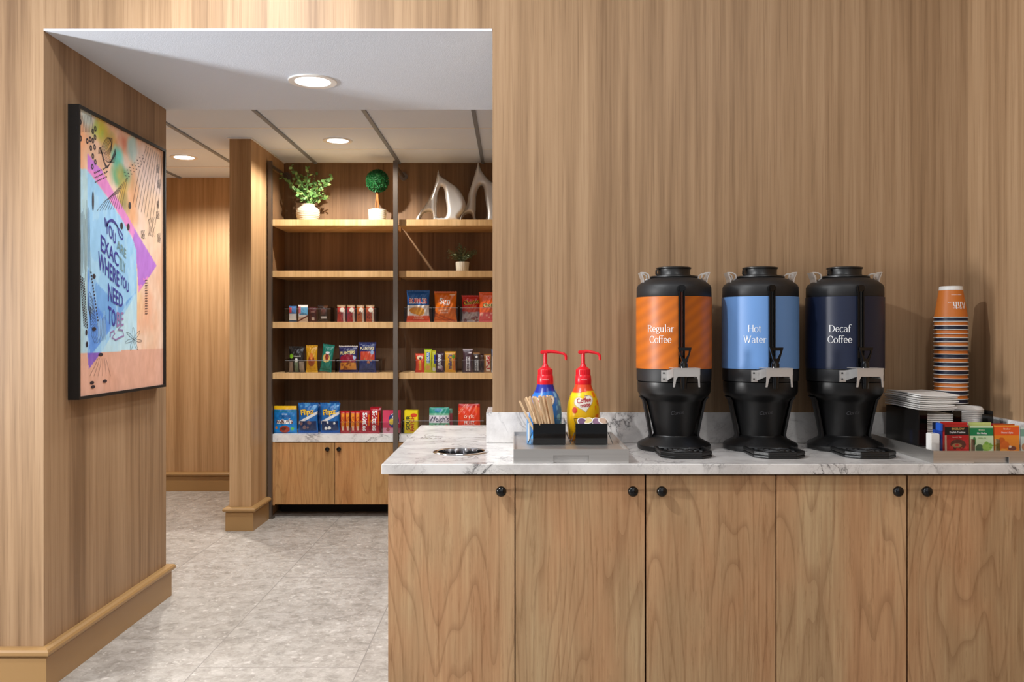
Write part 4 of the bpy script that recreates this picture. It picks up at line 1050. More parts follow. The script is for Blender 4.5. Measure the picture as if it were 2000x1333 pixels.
nut((596.5, 619.5, 675), (214, 158, 30), [('ell', .5, .42, .3, .2, (150, 70, 30)), ('ell', .5, .6, .14, .12, (226, 130, 60)), ('rect', 0, 0, 1, .12, (230, 180, 40))], [], 'narrow mustard yellow nut bag between black and teal ones')
nut((623, 646, 675), (14, 126, 110), [('ell', .45, .5, .34, .16, (220, 190, 110)), ('ell', .5, .56, .16, .14, (140, 40, 34)), ('ell', .5, .7, .18, .05, (236, 236, 236))], [], 'teal nut bag tilted to the right', tilt=.13)
nut((661, 698, 676), (38, 38, 92), [('ell', .5, .5, .46, .18, (140, 20, 50)), ('rect', .05, .1, .95, .36, (214, 140, 50)), ('blobs', .1, .1, .9, .4, 2, 8, (150, 80, 40)), ('ell', .86, .55, .08, .07, (180, 200, 230)), ('rect', 0, .96, 1, 1, (214, 206, 200))], [('PLANTERS', .47, .74, .12, (240, 226, 150), .06, .8, .03)], 'navy nut bag with a pale top seam, left in its bin')
nut((699.5, 734, 669), (30, 42, 104), [('rect', .1, .42, .95, .7, (200, 74, 50)), ('ell', .8, .66, .1, .07, (150, 180, 220)), ('blobs', .1, .1, .9, .45, 8, 7, (190, 120, 80)), ('rect', .05, .04, .95, .3, (50, 60, 110))], [('PLANTERS', .5, .80, .10, (240, 226, 180), 0, .8, .03)], 'taller navy nut bag beside the centre post')
def chips(rect, b, l, tx, label, T=.032, Y=None, **k): return package('chip_bag', label, 'chip bag', G3R, rect, Y or YI, Z3, T, b, l, tx, 'pillow', **k)
chips((793, 839, 567), (24, 92, 168), [('rect', 0, 0, 1, .52, (238, 232, 226)), ('ell', .45, .36, .34, .12, (232, 150, 30)), ('ell', .58, .3, .22, .1, (240, 170, 50)), ('rect', 0, 0, 1, .2, (232, 84, 36)), ('rect', .1, .57, .92, .58, (20, 70, 140))],
      [('RUFFLES', .5, .655, .17, (255, 255, 255), 0, .76, .07), ('RUFFLES', .5, .655, .155, (200, 26, 44), 0, .80, .02), ('Cheddar', .52, .17, .06, (255, 220, 190)), ('& SOUR CREAM', .52, .10, .035, (255, 220, 190))], 'blue, white and red potato chip bag beside the centre post')
chips((847, 892, 569), (226, 112, 14), [('diag', .5, .14, -.3, .03, (190, 84, 16)), ('diag', .5, .06, -.3, .02, (196, 90, 20)), ('rect', .7, .86, .95, .9, (250, 220, 190)), ('rect', 0, .96, 1, 1, (200, 90, 20))],
      [('Sun', .48, .68, .2, WHT, .0, .95), ('CHIPS', .56, .555, .055, WHT), ('HARVEST', .45, .38, .075, (255, 210, 170), 0, .95), ('CHEDDAR', .45, .30, .045, (255, 230, 210))], 'plain orange multigrain chip bag in the middle of the bin row')
chips((901, 938, 577), (216, 50, 36), [('rect', 0, 0, 1, .38, (180, 168, 170)), ('blobs', .1, .02, .95, .36, 6, 10, (130, 80, 84)), ('ell', .55, .45, .42, .09, (206, 70, 30))], [('Cheetos', .52, .74, .17, (240, 200, 60), .12, .85, .07), ('Cheetos', .52, .74, .15, (30, 26, 24), .12, .93, .01), ('Flamin Hot', .55, .56, .07, (250, 150, 40), .2, .8)], 'red puffed snack bag left of the bright orange one', T=.024, Y=YI+.042)
chips((935, 978, 571), (238, 98, 34), [('rect', 0, 0, 1, .32, (232, 96, 96)), ('blobs', .1, .02, .95, .3, 9, 10, (246, 170, 150))], [('Cheetos', .55, .58, .15, (240, 220, 150), .1, .85, .07), ('Cheetos', .55, .58, .135, (40, 80, 40), .1, .93, .01)], 'bright orange puffed snack bag cut off by the opening edge', T=.018)
def candy(rect, b, l, tx, label, st='bar', T=.009, **k): return package('candy_pack', label, 'candy pack', G4R, rect, YI, Z4, T, b, l, tx, st, **k)
candy((811, 829, 691), (222, 66, 26), [('ell', .5, .78, .35, .1, (240, 220, 180)), ('ell', .55, .74, .14, .07, (90, 40, 30)), ('rect', .3, .15, .7, .62, (236, 110, 40))], [("Reese's", .5, .38, .14, (245, 200, 50), PI/2, .95, .03)], 'orange-red candy sleeve at the left of the candy bin')
candy((828.5, 843, 682), (206, 206, 40), [('rect', .3, .4, .75, .85, (50, 120, 190)), ('ell', .5, .2, .35, .1, (230, 170, 90)), ('rect', 0, .95, 1, 1, (160, 200, 40))], [('SOUR', .5, .62, .11, (230, 240, 240), PI/2, 1.2)], 'yellow-green candy sleeve with a blue panel')
candy((843.5, 851.5, 685), (200, 200, 50), [('rect', .5, .4, 1, .8, (40, 60, 150)), ('ell', .5, .14, .4, .1, (220, 220, 210))], [], 'second yellow-green sleeve behind the purple-brown one')
candy((851.5, 867, 689), (66, 40, 56), [('ell', .5, .25, .4, .1, (180, 160, 170)), ('blobs', .1, .1, .9, .3, 4, 5, (120, 80, 110))], [("m&m's", .5, .55, .20, (226, 226, 230), -PI/2, 1.0, .04)], 'purple-brown candy sleeve beside the yellow one')
candy((868.5, 890, 687), (224, 164, 34), [('rect', .75, .1, 1, .9, (206, 120, 40)), ('ell', .8, .75, .14, .1, (90, 140, 40))], [("m&m's", .48, .5, .20, (70, 60, 110), PI/2, 1.05, .04)], 'yellow candy sleeve at the right of its bin')
candy((904, 923, 682), (74, 48, 58), [('rect', .3, .05, .75, .66, (206, 202, 206)), ('rect', 0, .93, 1, 1, (190, 180, 186)), ('rect', .6, .8, .9, .86, (220, 214, 220))], [("HERSHEY'S", .52, .36, .105, (60, 30, 40), PI/2, .95, .03)], 'silver and brown chocolate bar, tallest in its bin')
candy((924, 937, 689), (52, 36, 34), [('rect', .25, .08, .8, .64, (196, 196, 196)), ('rect', 0, .92, 1, 1, (150, 110, 70)), ('ell', .5, .78, .2, .05, (226, 222, 216))], [("HERSHEY'S", .52, .36, .10, (40, 30, 30), PI/2, .9, .03)], 'silver and dark chocolate bar, second in its bin')
candy((938, 944.5, 692), (58, 30, 26), [('rect', 0, .3, 1, .5, (40, 20, 18))], [], 'dark brown chocolate bar seen edge-on')
candy((945, 959, 692), (170, 120, 60), [('rect', .3, .05, .85, .9, (236, 222, 200)), ('rect', 0, 0, .2, 1, (140, 90, 40))], [('Twix', .58, .5, .22, (190, 30, 34), PI/2, 1.4, .05)], 'gold bar with red lettering near the opening edge')
candy((960, 975, 683), (50, 130, 200), [('rect', 0, 0, 1, .7, (226, 230, 236))], [], 'blue-topped white pack just at the opening edge')
def pk(name, rect, b, l, tx, label, st='pouch', T=.022, cat='candy pouch', **k): return package(name, label, cat, GC, rect, k.pop('Y', YI), ZC, T, b, l, tx, st, **k)
pk('candy_pouch', (532.5, 579, 794), (24, 120, 190), [('rect', 0, .86, 1, 1, (244, 190, 20)), ('band', .80, .86, -.03, (24, 120, 160)), ('ell', .5, .14, .22, .13, (150, 56, 34)), ('ell', .46, .16, .1, .06, (80, 30, 24)), ('ell', .82, .16, .07, .06, (90, 170, 90)), ('ell', .14, .2, .05, .05, (200, 120, 40))],
   [('BAKED', .5, .70, .05, (200, 220, 240)), ('COOKIES', .5, .62, .08, (40, 80, 150)), ("m&m's", .5, .44, .19, WHT, 0, 1.0, .09), ("m&m's", .5, .44, .165, (96, 50, 40), 0, 1.08, .03)], 'blue pouch with a yellow top strip, far left on the stone shelf')
for i, (a, b, yt, YY) in enumerate([(580.5, 620, 788, YI), (624, 663, 788, YI)]):
    pk('pretzel_bag', (a, b, yt), (30, 104, 176), [('blobs', .1, .75, .9, .98, 4+i, 6, (80, 150, 206)), ('diag', .5, .5, .35, .05, (225, 225, 225)), ('rect', .05, .08, .95, .4, (24, 44, 84)), ('blobs', .15, .1, .9, .36, 7+i, 6, (222, 222, 218) if i else (120, 90, 90)), ('rect', 0, 0, 1, .09, (24, 78, 150))],
       [('Flipz', .48, .68, .25, (30, 40, 90), .12, 1.0, .08), ('Flipz', .48, .68, .235, (246, 200, 50), .12, 1.05, .04)],
       ['shiny blue pretzel bag with dark pretzels, left of the pair', 'shiny blue pretzel bag with white pretzels, right of the pair'][i], 'pillow', .028, 'snack bag')
pk('pretzel_bag', (643, 662, 785), (22, 70, 130), [('blobs', .5, .6, .98, .98, 3, 8, (90, 150, 200))], [], 'dark blue pretzel bag half hidden behind the pair', 'pillow', .016, 'snack bag', Y=YI+.075)
pk('pretzel_bag', (588, 638, 787), (16, 58, 116), [('blobs', .1, .8, .9, .98, 3, 8, (60, 120, 180))], [], 'dark blue pretzel bag behind, its top edge just showing', 'pillow', .016, 'snack bag', Y=YI+.078)
for i, (a, b) in enumerate([(664.5, 673.5), (674, 682.5), (684, 693), (693.5, 702.5)]):
    pk('candy_stick_pack', (a, b, 803), (190, 26, 36), [('rect', .2, .25, .9, .88, (236, 150, 40)), ('rect', .35, .12, .8, .3, (240, 210, 180)), ('rect', 0, 0, 1, .1, (200, 80, 90))], [("Kit", .5, .6, .12, (170, 40, 30), PI/2, 1.4)],
       ['slim red and orange candy pack, leftmost of four', 'slim red and orange candy pack, second of four', 'slim red and orange candy pack, third of four', 'slim red and orange candy pack, rightmost of four'][i], 'bar', .010, 'candy pack')
for i, (a, b, yt) in enumerate([(703, 722, 802), (722.5, 741, 797)]):
    pk('candy_pouch', (a, b, yt), (176, 14, 34), [('blobs', .05, .05, .4, .6, i, 5, (220, 120, 40)), ('rect', .85, .3, 1, .8, (230, 110, 30)), ('rect', 0, 0, 1, .08, (200, 60, 80))], [('Skittles', .5, .49, .21, WHT, -PI/2, 1.0, .03)],
       ['red candy pouch with sideways white lettering, left one', 'red candy pouch with sideways white lettering, right one'][i], 'bar', .012)
pk('candy_pouch', (724, 745, 795), (150, 18, 40), [('rect', .5, .86, .9, .95, (230, 190, 200))], [], 'dark red pouch standing behind the lettered pair', 'bar', .010, Y=YI+.045)
pk('candy_box', (747.5, 782, 802), (214, 60, 96), [('ell', .62, .55, .3, .32, (40, 60, 130)), ('ell', .5, .5, .14, .14, (220, 190, 60)), ('rect', 0, 0, 1, .22, (232, 160, 180)), ('ell', .3, .15, .1, .08, (180, 90, 90))], [('Nerds', .72, .58, .2, WHT, -1.2, .9, .03)], 'pink candy box partly hidden by the centre post', 'box', .014, 'candy box')
pk('candy_box', (789.5, 816, 802), (244, 220, 10), [('ell', .72, .78, .25, .09, (226, 70, 30)), ('ell', .5, .12, .3, .08, (240, 190, 20)), ('blobs', .5, .2, .95, .7, 2, 4, (236, 150, 20))], [('SOUR', .27, .45, .18, (30, 50, 30), PI/2, 1.0, .03), ('PATCH', .60, .42, .17, (200, 60, 20), PI/2, .95, .03)], 'bright yellow candy box right of the centre post', 'box', .022, 'candy box', yaw=-.12)
pk('fruit_snack_pouch', (837, 878, 797), (120, 186, 150), [('rect', 0, .78, 1, 1, (40, 150, 130)), ('ell', .45, .9, .2, .08, (30, 130, 170)), ('rect', 0, .40, 1, .70, (226, 220, 230)), ('ell', .85, .25, .1, .08, (190, 50, 60)), ('ell', .3, .2, .16, .1, (236, 226, 226)), ('rect', 0, 0, 1, .1, (90, 160, 120))], [("Welch's", .49, .55, .21, (50, 50, 80), .0, .9, .02), ('Fruit', .45, .30, .09, (90, 60, 80))], 'green and white fruit snack pouch seen over the worktop')
pk('fruit_snack_pouch', (852, 884, 799), (100, 140, 120), [('rect', .6, 0, 1, .8, (150, 70, 80))], [], 'second fruit snack pouch showing behind the green and white one', Y=YI+.05, T=.014)
pk('fruit_snack_pouch', (894, 938, 790), (232, 66, 34), [('rect', 0, .88, 1, 1, (196, 36, 28)), ('diag', .2, .8, .8, .015, (240, 150, 120)), ('diag', .2, .87, .8, .012, (240, 150, 120)), ('rect', .78, .7, .86, .95, (250, 110, 60))], [("o·rit", .5, .58, .13, (255, 220, 200), 0, 1.1), ('FRUITZ', .52, .36, .13, (255, 236, 226), 0, .62)], 'red-orange snack pouch nearest the opening edge')

# ------------------------------------------------------------------ shelf ornaments
def leaf(mb, p, d, L, W_, mi, rr):
    p = Vector(p); d = Vector(d).normalized(); side = d.cross(Vector((rr.uniform(-1, 1), rr.uniform(-1, 1), rr.uniform(-1, 1)))).normalized(); up = side.cross(d)
    pts = [p, p+d*L*.35+side*W_*.5+up*L*.05, p+d*L*.7+side*W_*.42+up*L*.04, p+d*L, p+d*L*.7-side*W_*.42+up*L*.04, p+d*L*.35-side*W_*.5+up*L*.05, p+d*L*.5-up*L*.03]
    mb.add(pts, [(0, 1, 6), (1, 2, 6), (2, 3, 6), (3, 4, 6), (4, 5, 6), (5, 0, 6)], mi, True)
Yo = 6.48
vx = PX(601.5, Yo); rr = random.Random(5)
t = thing('potted_greenery', 'cream ribbed vase of leafy green stems on the top shelf', 'potted plant', (vx, Yo, Z1), 'plants on the snack shelves')
pr = densify([(.001, Z1+.0006), (.068, Z1+.001), (.074, Z1+.02), (.085, Z1+.05), (.088, Z1+.075), (.083, Z1+.098), (.060, Z1+.118), (.050, Z1+.122), (.049, Z1+.134), (.053, Z1+.139), (.046, Z1+.139), (.043, Z1+.12)], 90)
pr = [(r+(.0012*math.sin(z_*520) if r > .055 and z_ < Z1+.115 else 0), z_) for r, z_ in pr]
MB().lathe(pr, vx, Yo, 48).build('vase', M['cream'], t)
sm = MB(); lm = MB()
targets = [(545, 342), (558, 352), (572, 326), (580, 335), (607, 335), (613, 340), (652, 350), (645, 345), (640, 360), (566, 355), (625, 378), (590, 360), (600, 350), (577, 372), (637, 383), (615, 362), (585, 388), (610, 385), (628, 358), (572, 345)]
for (px_, py_) in targets:
    tip = Vector((PX(px_, Yo), Yo+rr.uniform(-.1, .08), PZ(py_, Yo)))
    b = Vector((vx+rr.uniform(-.02, .02), Yo+rr.uniform(-.02, .02), Z1+.12)); mid = (b+tip)/2+Vector((0, 0, .035))
    path = [b.lerp(mid, k/4).lerp(mid.lerp(tip, k/4), k/4) for k in range(5)]
    sm.tube(path, [.003, .0026, .0022, .0018, .0012], 5)
    for k in range(15):
        q = .35+.65*k/14; i = min(int(q*4), 3); p = path[i].lerp(path[i+1], q*4-i)
        leaf(lm, p+Vector((rr.uniform(-.006, .006),)*3), (rr.uniform(-1, 1), rr.uniform(-1, .6), rr.uniform(-.5, 1)), rr.uniform(.024, .040), rr.uniform(.016, .026), rr.choice([0, 0, 1]), rr)
sm.build('stem', M['green'], t)['kind'] = 'stuff'
lo = lm.build('foliage', [M['green'], M['green2']], t, fix=False); lo['kind'] = 'stuff'
# topiary
tx_ = PX(737, Yo); bz = PZ(354, Yo)
t = thing('topiary_ball', 'round clipped green topiary in a white pot on the top shelf', 'potted plant', (tx_, Yo, Z1), 'plants on the snack shelves')
pr = densify([(.001, Z1+.0006), (.060, Z1+.001), (.064, Z1+.006), (.067, Z1+.094), (.065, Z1+.099), (.060, Z1+.099), (.058, Z1+.088), (.001, Z1+.088)], 70)
pr = [(r+(.0008*math.sin(z_*420) if r > .0615 else 0), z_) for r, z_ in pr]
MB().lathe(pr, tx_, Yo, 40).build('pot', M['ceramic'], t)
m = MB()
for dx_ in (-.008, .006): m.tube([(tx_+dx_, Yo, Z1+.085), (tx_+dx_*1.4, Yo-.004, Z1+.14), (tx_-dx_*.4, Yo, bz-.05)], [.006, .005, .006], 8)
m.build('trunk', M['bark'], t)
m = MB(); R = .080
for k in range(1500):
    zz = rr.uniform(-1, 1); a = rr.uniform(0, 2*PI); q = math.sqrt(1-zz*zz); d = Vector((q*math.cos(a), q*math.sin(a), zz))
    leaf(m, Vector((tx_, Yo, bz))+d*R*rr.uniform(.88, .97), d+Vector((rr.uniform(-.7, .7), rr.uniform(-.7, .7), rr.uniform(-.7, .7))), .015, .009, 0, rr)
m.lathe([(R*.93*math.sin(PI*i/20)+.0002, bz-R*.93*math.cos(PI*i/20)) for i in range(21)], tx_, Yo, 28)
m.build('foliage', M['dgreen'], t, fix=False)['kind'] = 'stuff'
# small plant
Yp = 6.47; px3 = PX(903, Yp)
t = thing('potted_herb', 'small grey-green plant in a white pot on the second shelf', 'potted plant', (px3, Yp, Z2), 'plants on the snack shelves')
pr = [(.001, Z2+.0006), (.040, Z2+.001), (.044, Z2+.008), (.050, Z2+.078), (.046, Z2+.078), (.044, Z2+.07), (.001, Z2+.07)]
m = MB().lathe(pr, px3, Yp, 36)
for k in range(18):
    a = 2*PI*k/18; m.tube([(px3+.0445*math.sin(a), Yp-.0445*math.cos(a), Z2+.01), (px3+.0498*math.sin(a), Yp-.0498*math.cos(a), Z2+.076)], .0016, 5)
m.build('pot', M['ceramic'], t)
m = MB()
for k in range(42):
    a = rr.uniform(0, 2*PI); u = rr.uniform(.2, 1); b = Vector((px3, Yp, Z2+.07)); tip = Vector((px3+math.cos(a)*u*.115, Yp+math.sin(a)*u*.09, Z2+.10+rr.uniform(.02, .11)*(1.15-u*.6)))
    m.tube([b, b.lerp(tip, .5)+Vector((0, 0, .015)), tip], [.0014, .0012, .0008], 4)
    for q in range(12):
        w_ = .4+.6*q/11; leaf(m, b.lerp(tip, w_), (rr.uniform(-1, 1), rr.uniform(-1, 1), rr.uniform(-.2, 1)), .018, .007, 0, rr)
m.build('foliage', M['sage'], t, fix=False)['kind'] = 'stuff'

# sail boat sculptures
def spl(pts, n=6, closed=True):
    out = []; N = len(pts)
    for i in range(N):
        p0, p1, p2, p3 = (np.array(pts[(i+k-1) % N], float) for k in range(4))
        for j in range(n):
            t_ = j/n; out.append(tuple(.5*((2*p1)+(-p0+p2)*t_+(2*p0-5*p1+4*p2-p3)*t_**2+(-p0+3*p1-3*p2+p3)*t_**3)))
    return out
def sail(outer, holes, Y, th, label, group):
    def conv(l): return [(PX(x, Y), PZ(y, Y)) for x, y in l]
    lo = [conv(spl(outer, 5))]+[conv(spl(h, 4)) for h in holes]
    zmin = min(p[1] for p in lo[0]); d = Z1+.0008-zmin
    lo = [[(x, z+d) for x, z in l] for l in lo]
    cx_ = sum(p[0] for p in lo[0])/len(lo[0])
    # cast form: thickness swells with the distance from the outline
    h = .0045; xa, za = min(p[0] for p in lo[0])-h, min(p[1] for p in lo[0])-h; xb, zb_ = max(p[0] for p in lo[0])+2*h, max(p[1] for p in lo[0])+2*h
    gx_, gz_ = np.arange(xa, xb, h), np.arange(za, zb_, h); GX, GZ = np.meshgrid(gx_, gz_)
    ins = np.zeros(GX.shape, bool); D = np.full(GX.shape, 9.0); NX_ = GX.copy(); NZ_ = GZ.copy()
    for l in lo:
        for i in range(len(l)):
            (x1_, z1_), (x2_, z2_) = l[i], l[(i+1) % len(l)]
            ins ^= ((z1_ > GZ) != (z2_ > GZ)) & (GX < (x2_-x1_)*(GZ-z1_)/((z2_-z1_) or 1e-9)+x1_)
            L2 = (x2_-x1_)**2+(z2_-z1_)**2+1e-12; q = np.clip(((GX-x1_)*(x2_-x1_)+(GZ-z1_)*(z2_-z1_))/L2, 0, 1)
            qx, qz = x1_+q*(x2_-x1_), z1_+q*(z2_-z1_); dd = np.hypot(GX-qx, GZ-qz); k_ = dd < D
            D[k_] = dd[k_]; NX_[k_] = qx[k_]; NZ_[k_] = qz[k_]
    RR = .035; TH = np.where(ins, th/2*np.sqrt(1-(1-np.clip(D/RR, 0, 1))**2), 0)
    PXx = np.where(ins, GX, NX_); PZz = np.where(ins, GZ, NZ_); idx = {}; vs = []; fs = []
    def vid(j, i, sd):
        if not ins[j, i]: sd = 0
        if (j, i, sd) not in idx: idx[(j, i, sd)] = len(vs); vs.append((PXx[j, i], Y+sd*TH[j, i], PZz[j, i]))
        return idx[(j, i, sd)]
    for j in range(len(gz_)-1):
        for i in range(len(gx_)-1):
            if ins[j, i] or ins[j+1, i] or ins[j, i+1] or ins[j+1, i+1]:
                for sd in (-1, 1):
                    f = [vid(j, i, sd), vid(j, i+1, sd), vid(j+1, i+1, sd), vid(j+1, i, sd)]
                    fs.append(tuple(f if sd < 0 else f[::-1]))
    m = MB(); m.add(vs, fs, 0, True); o = m.build('sailboat_sculpture', M['silver'], None, origin=(cx_, Y, Z1))
    o.modifiers.new('smooth', 'SMOOTH').iterations = 3
    tag(o, label, 'sculpture', group)
z5 = lambda L: [(500+x*.235, 290+y*.235) for x, y in L]
sail(z5([(1515, 145), (1530, 190), (1600, 240), (1670, 290), (1715, 350), (1742, 420), (1735, 480), (1712, 510), (1690, 540), (1700, 566), (1640, 578), (1520, 574), (1400, 574), (1355, 580), (1328, 556), (1350, 515), (1410, 430), (1465, 330), (1495, 230)]),
     [z5([(1535, 285), (1562, 300), (1575, 380), (1587, 480), (1575, 535), (1540, 540), (1505, 535), (1503, 460), (1510, 350)]), z5([(1430, 498), (1460, 508), (1462, 560), (1430, 566), (1385, 566), (1372, 545), (1395, 508)])],
     6.46, .07, 'lower cast metal sailboat sculpture on the top shelf', 'metal sailboat sculptures')
sail(z5([(1848, 60), (1872, 130), (1925, 200), (2000, 262), (2080, 350), (2120, 450), (2115, 520), (2080, 560), (1990, 577), (1850, 577), (1740, 580), (1700, 574), (1690, 545), (1720, 480), (1755, 400), (1765, 330), (1800, 220), (1832, 110)]),
     [z5([(1865, 262), (1890, 275), (1905, 370), (1917, 490), (1905, 538), (1870, 542), (1830, 536), (1828, 460), (1834, 330)]), z5([(1770, 492), (1795, 505), (1800, 560), (1765, 566), (1722, 564), (1712, 545), (1735, 505)])],
     6.57, .07, 'taller cast metal sailboat sculpture cut by the opening edge', 'metal sailboat sculptures')

# ------------------------------------------------------------------ framed picture on the left return wall
AX = -1.712; AY0, AY1, AZ0, AZ1 = 3.43, 4.29, 1.068, 2.236
art = thing('framed_picture', 'tall black-framed abstract picture with hand lettering on the left wall', 'picture', (JL+.001, (AY0+AY1)/2, AZ0))
fw = .012
m = MB().prism([[(AY0, AZ0), (AY1, AZ0), (AY1, AZ1), (AY0, AZ1)], [(AY0+fw, AZ0+fw), (AY1-fw, AZ0+fw), (AY1-fw, AZ1-fw), (AY0+fw, AZ1-fw)]], JL+.001, AX, 'YZ')
m.build('frame', M['frame'], art)
def a_uv(px, py):   # photo measurement -> metres on the picture plane (Y, Z)
    Y = F*AX/(px-VX); return Y, PZ(py, Y)
nu, nv = 150, 210
ys = np.linspace(AY0+fw, AY1-fw, nu+1); zs = np.linspace(AZ0+fw, AZ1-fw, nv+1); YY, ZZ = np.meshgrid(ys, zs)
def inside(poly):
    P = [a_uv(*p) for p in poly]; m_ = np.zeros(YY.shape, bool); n = len(P)
    for i in range(n):
        (x1_, y1_), (x2_, y2_) = P[i], P[(i+1) % n]
        c = ((y1_ > ZZ) != (y2_ > ZZ)) & (YY < (x2_-x1_)*(ZZ-y1_)/((y2_-y1_) if y2_ != y1_ else 1e-9)+x1_)
        m_ ^= c
    return m_
def vnoise(sy, sz, seed, oct_=4):
    r = np.random.default_rng(seed); out = np.zeros(YY.shape); amp = 1
    for o_ in range(oct_):
        ky, kz = max(2, int(sy*2**o_)), max(2, int(sz*2**o_)); gdd = r.random((kz+2, ky+2))
        fy = (YY-AY0)/(AY1-AY0)*ky; fz = (ZZ-AZ0)/(AZ1-AZ0)*kz; iy = fy.astype(int); iz = fz.astype(int); fy -= iy; fz -= iz
        fy = fy*fy*(3-2*fy); fz = fz*fz*(3-2*fz)
        out += amp*(gdd[iz, iy]*(1-fy)*(1-fz)+gdd[iz, iy+1]*fy*(1-fz)+gdd[iz+1, iy]*(1-fy)*fz+gdd[iz+1, iy+1]*fy*fz); amp *= .55
    return out/(sum(.55**k for k in range(oct_)))
C = np.empty(YY.shape+(3,)); C[:] = (232, 196, 168)
def blend(mask, colr, a=1.0):
    w_ = (mask*1.0*a)[..., None]; C[:] = C*(1-w_)+np.array(colr, float)*w_
def cloudm(px, py, ry, rz):   # soft elliptical blob round a point
    y0_, z0_ = a_uv(px, py); return np.clip(1.3-np.hypot((YY-y0_)/ry, (ZZ-z0_)/rz)+(vnoise(10, 12, int(px)+int(py), 3)-.5)*1.8, 0, 1)
blend(np.clip((vnoise(14, 5, 1)-.42)*4, 0, 1), (238, 206, 186), .8)
blend(np.clip((vnoise(6, 4, 2)-.5)*5, 0, 1), (222, 166, 128), .6)
blend(inside([(150, 690), (330, 680), (330, 790), (150, 790)]), (214, 160, 138), .8)
blend(cloudm(160, 300, .06, .2), (244, 170, 120), .9); blend(cloudm(158, 430, .04, .15), (236, 170, 130), .8)
blend(cloudm(175, 228, .1, .07), (196, 210, 204), .9); blend(cloudm(200, 262, .12, .05), (96, 178, 110), .9); blend(cloudm(205, 250, .07, .05), (214, 196, 60), .9)
blend(cloudm(222, 280, .10, .06), (214, 160, 80), .8); blend(cloudm(240, 310, .12, .06), (220, 205, 195), .9)
blend(cloudm(235, 312, .06, .045), (100, 206, 190), .95); blend(cloudm(248, 280, .06, .05), (206, 110, 84), .7); blend(cloudm(262, 290, .07, .05), (170, 204, 200), .9)
blend(cloudm(238, 345, .09, .05), (92, 160, 110), .9); blend(cloudm(245, 375, .06, .08), (202, 160, 60), .9); blend(cloudm(248, 400, .05, .06), (110, 110, 50), .7)
blend(cloudm(262, 400, .06, .14), (226, 156, 100), .8); blend(cloudm(300, 330, .14, .12), (240, 214, 206), .8); blend(cloudm(305, 420, .14, .16), (238, 198, 160), .7)
blend(cloudm(262, 590, .10, .12), (236, 206, 120), .5); blend(cloudm(290, 610, .12, .1), (226, 150, 110), .5); blend(cloudm(270, 520, .06, .08), (200, 190, 150), .4)
pink = inside([(175, 278), (176, 300), (205, 335), (228, 378), (253, 421), (272, 455), (310, 519), (275, 572), (271, 490), (262, 462), (238, 420), (215, 385), (190, 350), (175, 332)])
blend(pink, (222, 130, 200), .95); blend(pink & (ZZ > a_uv(180, 330)[1]), (196, 120, 214), .8)
blend(inside([(253, 421), (272, 455), (310, 519), (275, 572), (272, 520)]) & (vnoise(9, 14, 8) > .44), (172, 110, 206), .85)
blue = inside([(150, 330), (170, 330), (175, 332), (190, 352), (215, 387), (238, 421), (262, 464), (271, 490), (272, 683), (157, 692), (150, 692)])
blend(blue, (150, 200, 236), 1); blend(blue & (YY < a_uv(176, 400)[0]), (176, 204, 206), .85)
blend(inside([(176, 525), (200, 560), (240, 600), (270, 570), (186, 690), (176, 700)]), (104, 160, 222), .85)
blend(inside([(176, 530), (196, 600), (224, 640), (186, 690), (176, 696)]), (86, 140, 226), .7)
blend(inside([(271, 572), (272, 683), (203, 689)]), (190, 222, 232), .9)
blend(inside([(176, 690), (203, 688), (178, 722)]), (122, 84, 190), .9)
blend(blue & (vnoise(22, 9, 12) > .58), (176, 216, 238), .5)
C += ((vnoise(40, 24, 21)-.5)*26)[..., None]
C = np.clip(C, 0, 255)
lin = np.where(C/255 <= .04045, C/255/12.92, ((C/255+.055)/1.055)**2.4)
xs_ = AX-.010
vv = [(xs_, y, z) for z in zs for y in ys]
fs = [(j*(nu+1)+i, j*(nu+1)+i+1, (j+1)*(nu+1)+i+1, (j+1)*(nu+1)+i) for j in range(nv) for i in range(nu)]
m = MB(); m.add(vv, fs); m.c = list(map(tuple, np.concatenate([lin, np.ones(YY.shape+(1,))], -1).reshape(-1, 4)))
cv = m.build('canvas', M['canvas'], art, fix=False)
# ink lines: polylines measured on the picture
def ribbon(mb, pts, w0, mi=0, eps=.0010):
    P = [a_uv(*p) for p in pts]; n = len(P); vs = []
    for i in range(n):
        a, b = P[max(i-1, 0)], P[min(i+1, n-1)]; dx_, dz_ = b[0]-a[0], b[1]-a[1]; L = math.hypot(dx_, dz_) or 1
        nx_, nz_ = -dz_/L*w0/2, dx_/L*w0/2
        vs += [(xs_+eps, P[i][0]+nx_, P[i][1]+nz_), (xs_+eps, P[i][0]-nx_, P[i][1]-nz_)]
    mb.add(vs, [(2*i, 2*i+1, 2*i+3, 2*i+2) for i in range(n-1)], mi)
zd = lambda L: [(150+x*.21, 200+y*.21) for x, y in L]
ink = MB(); r = random.Random(2)
for k in range(9):   # long strokes lower right of the top
    x0 = 560+k*22; ribbon(ink, zd([(x0+110-k*4, 400+k*14), (x0+60, 560+k*25), (x0+15+k*2, 760+k*30), (x0-20+k*4, 950+k*24)]), .0022)
for k in range(10):
    ribbon(ink, zd([(210+k*25, 1010-k*2), (270+k*22, 930-k*12), (330+k*18, 880-k*20), (400+k*8, 850-k*12)]), .002)
for k in range(5):
    q = k*12; ribbon(ink, zd(spl([(225+q, 480), (300+q, 330), (340, 400+q), (270+q, 500), (320+q, 560), (380, 480-q), (300, 590+q/2), (240, 420)], 6)), .0018)
for k in range(8): ribbon(ink, zd([(60+k*14, 120), (64+k*14, 160), (70+k*14, 240), (72+k*14, 280)]), .0018)
for k in range(14): ribbon(ink, [(158+k*1.6, 420+r.uniform(-30, 10)), (159+k*1.6, 470), (160+k*1.6, 520+r.uniform(-10, 30))], .0014)
